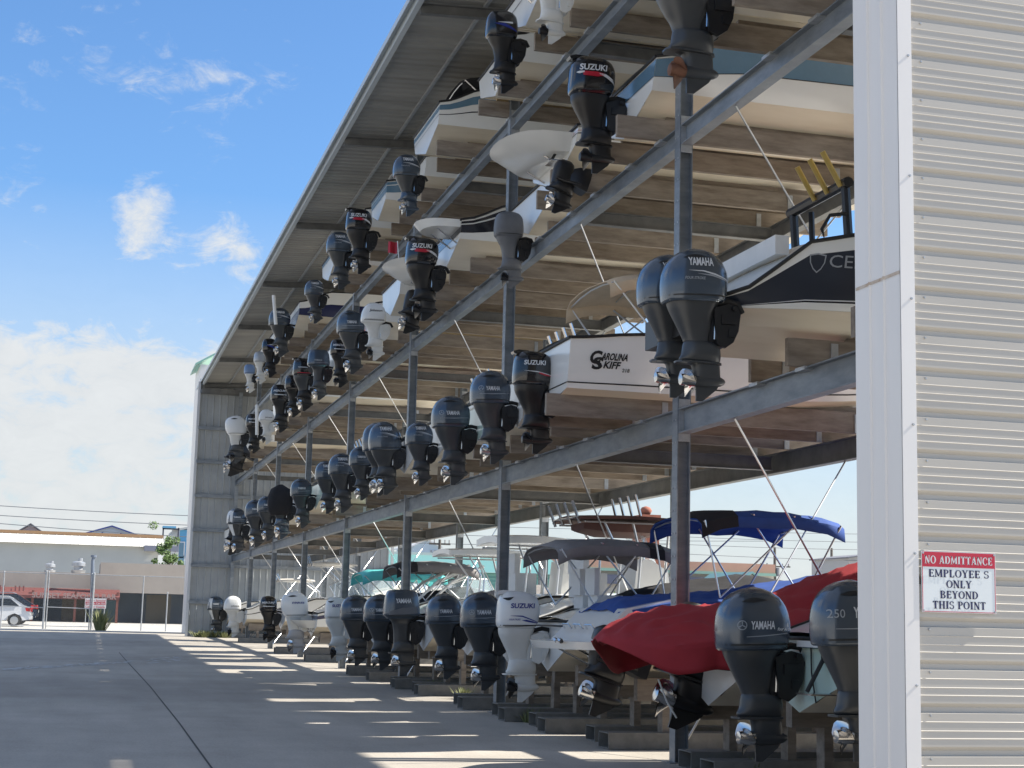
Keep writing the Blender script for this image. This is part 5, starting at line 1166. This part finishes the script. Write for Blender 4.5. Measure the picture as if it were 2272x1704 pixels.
def tuft(lab, px, py, y, H, rad, n, seed, nm='weed_bush'):
    rnd = random.Random(seed); p = PY(px, py, y); o = thing(nm, lab, 'weed', (p.x, y, gz(y))); m = MB()
    for k in range(n):
        a = rnd.uniform(0, 6.28); r = rad*rnd.random(); q = Vector((r*math.cos(a)*.6, r*math.sin(a)*.6, 0)); e = q+Vector((r*math.cos(a), r*math.sin(a), H*rnd.uniform(.4, 1))); w = Vector((-math.sin(a), math.cos(a), 0))*rad*.06
        mid = (q+e)/2+Vector((0, 0, H*.12)); m.add([q-w, q+w, mid+w, e, mid-w], [(0, 1, 2, 3, 4)])
    m.build('leaves', LEAF2, o); return o
tuft('dry green weed bush growing at the middle fence post', 221, 1397, 86.2, 1.25, .55, 120, 5)
for i, (px, py, y) in enumerate(((440, 1405, 76), (455, 1407, 75.5), (475, 1408, 75.8), (497, 1410, 75.6))): tuft(f'low weeds at the foot of the far end wall, {ORD[i]} from its edge', px, py, y, .4, .4, 60, 20+i)
for i, (px, y) in enumerate(((1187, 24.2), (1205, 25.0), (1030, 30), (1740, 16.2), (1790, 15.2), (960, 33))): 
    x = (px-173)/3509*y; o = tuft(f'green weed growing between ground boats, {ORD[i]} of the clumps', px, 1500, y, .26, .2, 90, 40+i); o.location.x = max(x, 6.9)

# ---------------------------------------------------------------- beyond the racks, seen under the lowest level
TEALW = mat('teal_ribbed_siding', (.13, .30, .27), .55, var=.08); TEALR = mat('teal_roof', (.11, .25, .24), .5); PINKW = mat('salmon_wall', (.46, .27, .20), .8, var=.08, scale=.3); BRICK = mat('brick_red', (.30, .11, .07), .85, var=.15, scale=2)
tb = thing('teal_warehouse', 'teal ribbed metal warehouse with pale eave line seen below the rack', 'building', (0, 110, 0))
a, b = PY(915, 1226, 110), PY(1262, 1240, 110); ze = PY(1000, 1268, 110).z
m = MB(); P = []; z = gz(110)-.2
while z < ze: P += [(z, 0), (z+.16, -.03), (z+.22, 0)]; z += .28
m.grid([[(x, d, zz) for zz, d in P] for x in (a.x-1, b.x)]); m.build('ribbed_wall', TEALW, tb)
m = MB(); m.add([(a.x-1.4, -.5, ze), (b.x+.4, -.5, ze), (b.x+.4, 6, a.z+.1), (a.x-1.4, 6, a.z+.1)], [(0, 1, 2, 3)]); m.build('roof', TEALR, tb); MB().box(a.x-1.4, 5.9, a.z, b.x+.4, 6.1, a.z+.28).build('ridge_cap', mat('pale_ridge', (.6, .6, .56), .6), tb)
pb = thing('salmon_building', 'long salmon walled building with teal fascia and dark sign board', 'building', (0, 132, 0))
a, b = PY(1250, 1236, 132), PY(1720, 1240, 132); zt_, zm, zl = a.z, PY(1400, 1262, 132).z, PY(1400, 1274, 132).z
MB().box(a.x, 0, zm, b.x, 10, zt_).build('salmon_fascia', PINKW, pb); MB().box(a.x-.3, -.2, zm-.25, b.x, .1, zm).build('teal_band', mat('mint_band', (.24, .40, .33), .6), pb); MB().box(a.x, .3, 0, b.x, 10, zm-.25).build('lower_wall', mat('grey_cream_wall', (.45, .42, .37), .8), pb)
MB().box(a.x+3, -.3, zl-.9, b.x-4, -.1, zl-.1).build('dark_sign_board', mat('slate_sign', (.10, .11, .16), .6), pb)
bt = thing('brick_tower', 'brick red square tower with a ball on top behind the bimini tops', 'tower', (0, 0, 0)); p = PY(1433, 1144, 95); w = (PY(1452, 1144, 95).x-PY(1416, 1144, 95).x)/2
MB().box(p.x-w, 94, gz(95), p.x+w, 96, p.z).build('shaft', BRICK, bt); m = MB(); m.box(p.x-w*1.12, 93.9, p.z-.35, p.x+w*1.12, 96.1, p.z); m.build('cap', BRICK, bt)
MB().tube([(p.x, 95, p.z), (p.x, 95, p.z+.12), (p.x, 95, p.z+.32), (p.x, 95, p.z+.52), (p.x, 95, p.z+.60)], [.20, .32, .40, .28, .05], 12).build('ball', BRICK, bt, 60)
o, hw, ze, zp = gable('gabled_house', 'pale blue and white house with white roof over the teal warehouse', 912, 982, 1195, 1212, 155, mat('pale_blue_siding', (.42, .52, .60), .7), mat('white_roof', (.62, .63, .64), .6))
f = MB().box(hw*.25, .1, ze-1.9, hw*.62, .19, ze-.4).build('window', mat('window_frame_white', (.5, .5, .5)), o); MB().box(hw*.29, .06, ze-1.75, hw*.58, .1, ze-.55).build('pane', mat('pane_blue', (.1, .2, .3), .15), f)
gable('gabled_house', 'white roofed grey house behind the salmon building', 1330, 1440, 1222, 1240, 175, PALEW, mat('white_roof', (.6, .6, .6)))
o, *_ = gable('gabled_house', 'low tan house with faded teal roof at the right background', 1632, 1706, 1268, 1296, 120, mat('tan_siding', (.42, .37, .31), .8), mat('faded_teal_roof', (.20, .38, .38), .6))
MB().box(PY(1850, 1240, 120).x, 120, 0, PY(1990, 1240, 120).x, 130, PY(1900, 1238, 120).z)
gable('gabled_house', 'flat grey roofed house low behind the red tarpaulin', 1880, 2000, 1228, 1238, 150, mat('grey_siding', (.40, .40, .40), .8), mat('grey_shingle', (.16, .165, .19)))
def pole(px, yt, y, lab, arms, yb=1345):
    p = PY(px, yt, y); o = thing('utility_pole', lab, 'utility pole', (p.x, y, gz(y))); h = p.z-gz(y); k = y/120
    MB().tube([(0, 0, 0), (0, 0, h)], [.17*k, .11*k], 8).build('shaft', mat('grey_pole_wood', (.13, .115, .10), .9, var=.2), o)
    for i, (dz, w) in enumerate(arms):
        MB().box(-w*k, -.06, h-dz*k-.07, w*k, .06, h-dz*k+.07).build('crossarm', mat('grey_pole_wood', ()), o)
        m = MB()
        for q in (-.9, -.5, .5, .9): m.tube([(q*w*k, 0, h-dz*k+.07), (q*w*k, 0, h-dz*k+.34)], .06*k, 6)
        m.build('insulators', mat('porcelain_grey', (.35, .34, .33), .3), o)
    MB().tube([(.28*k, 0, h-2.4*k), (.28*k, 0, h-1.7*k)], .17*k, 8).build('transformer', mat('transformer_grey', (.30, .31, .32), .5), o)
pole(976, 1197, 120, 'utility pole with crossarms above the teal warehouse', ((.35, .85), (1.2, .75)))
pole(1719, 1214, 160, 'utility pole with one crossarm and transformer, right of the blue bimini', ((1.6, 1.4),))
pole(1845, 1216, 175, 'leftmost of two utility poles over the blue cover', ((1.9, 1.2),)); pole(1864, 1236, 190, 'lower utility pole with wide crossarm over the blue cover', ((.4, 2.0),))
wk = mat('wire_grey', (.10, .11, .13), .6)
def wire(lab, pa, pb_, y, r=.022):
    a, b = PY(*pa, y), PY(*pb_, y); d = b-a; a = a-d*.6; b = b+d*.6; pts = []
    for i in range(13): t = i/12; q = a.lerp(b, t); q.z -= .25*math.sin(math.pi*t); pts.append(q)
    tag(MB().tube(pts, r, 5).build('power_line', wk), lab, 'wire', 'power lines')
for i, (pa, pb_) in enumerate((((0, 1117.6), (426, 1140)), ((0, 1139), (426, 1161)), ((0, 1157), (420, 1187)))): wire(f'power line across the left sky, {ORD[i]} from the top', pa, pb_, 150, .035)
for i, (pa, pb_) in enumerate((((1190, 1148), (1500, 1154)), ((1150, 1166), (1500, 1172)), ((1150, 1188), (1500, 1196)), ((1520, 1171), (1910, 1181)), ((1520, 1187), (1910, 1199)), ((1520, 1204), (1910, 1216)), ((1520, 1225), (1910, 1240)), ((980, 1202), (1300, 1206)))): wire(f'power line seen below the rack, {ORD[i]} listed from upper left', pa, pb_, 150, .028)
for i, (px, y, h, r_) in enumerate(((1335, 105, 3.2, 1.1), (1250, 112, 2.6, .9), (1385, 118, 3.0, 1.0), (1175, 90, 2.2, .8))):
    x = PY(px, 1340, y).x; leaf_tree('garden_shrub', f'green shrub in front of the salmon building, {ORD[i]} of the row', (x, y, gz(y)), h, r_, 700, 60+i, .06)

# ---------------------------------------------------------------- parked cars beyond the fence at the left edge
def car(lab, px, y, paint, k=1.0, rot=0.):
    p = PY(px, 1380, y); t = thing('parked_car', lab, 'car', (p.x, y, gz(y))); t.rotation_euler = (0, 0, rot); t.scale = (k,)*3
    def prof(sc): return [(-2.2, .42), (-2.25, .75), (-2.1, .98), (-1.15, 1.06), (-.45, 1.58), (1.2, 1.62), (1.95, 1.15), (2.22, 1.02), (2.28, .60), (2.2, .40), (1.85, .36), (1.7, .62), (1.4, .74), (1.1, .62), (.95, .34), (-.95, .34), (-1.1, .62), (-1.4, .74), (-1.7, .62), (-1.85, .36)]
    m = MB(); q = prof(1); secs = []
    for yy, wz in ((-.90, .0), (-.93, .0), (.93, 0), (.90, 0)): secs.append([(x, yy*(1 if z < 1.05 else 1-.22*(z-1.05)/.57), z) for x, z in q])
    m.loft(secs); m.build('body', paint, t, 35)
    g = MB()
    for s in (-1, 1):
        for quad in (((-1.0, 1.10), (-.42, 1.50), (.25, 1.54), (.25, 1.10)), ((.32, 1.10), (.32, 1.54), (1.12, 1.55), (1.62, 1.14))): g.add([(x, s*(.935*(1-.22*(z-1.05)/.57)), z) for x, z in quad], [(0, 1, 2, 3)])
    for quad in (((1.28, 1.585), (1.90, 1.17)), ((-.52, 1.55), (-1.10, 1.09))): g.grid([[(quad[0][0]+(.03 if quad[0][0] > 0 else -.03), y_*.70, quad[0][1]), (quad[1][0]+(.03 if quad[0][0] > 0 else -.03), y_*.84, quad[1][1])] for y_ in (-1, 1)])
    g.build('windows', mat('car_glass', (.015, .02, .025), .08), t)
    for x in (-1.4, 1.4):
        for s in (-1, 1):
            w = MB(); w.loft([[(x+r*math.cos(a), s*yy, .35+r*math.sin(a)) for a in [2*math.pi*i/20 for i in range(20)]] for yy, r in ((.72, .33), (.74, .35), (.92, .35), (.935, .32))]); o = w.build('wheel', RUB, t, 40)
            w = MB(); w.loft([[(x+r*math.cos(a), s*yy, .35+r*math.sin(a)) for a in [2*math.pi*i/14 for i in range(14)]] for yy, r in ((.90, .22), (.945, .22), (.95, .06))]); w.build('rim', ALU, o, 40)
    for s in (-1, 1): MB().add([(2.30, s*.88, .84), (2.27, s*.90, 1.05), (2.22, s*.55, 1.06), (2.30, s*.60, .86), (1.95, s*.945, 1.06), (2.0, s*.94, .88)], [(0, 1, 2, 3), (0, 1, 4, 5)]).build('tail_light', mat('tail_light_red', (.40, .02, .02), .25), t)
    MB().box(2.24, -.85, .42, 2.34, .85, .62).build('bumper', paint, t); MB().box(2.345, -.26, .66, 2.35, .26, .80).build('licence_plate', mat('plate_white', (.5, .5, .48), .5), t)
    m = MB()
    for s in (-1, 1): m.tube([(-.4, s*.62, 1.60), (-.3, s*.62, 1.67), (1.0, s*.62, 1.68), (1.15, s*.62, 1.62)], .02, 6)
    m.build('roof_rails', ALU, t)
car('white car parked beyond the fence at the left edge of the view', -26, 92.5, mat('white_car_paint', (.70, .71, .72), .2, coat=.6))
car('dark car parked behind the white one at the left edge', -18, 99., mat('dark_car_paint', (.02, .02, .024), .2, coat=.6), 1.12)
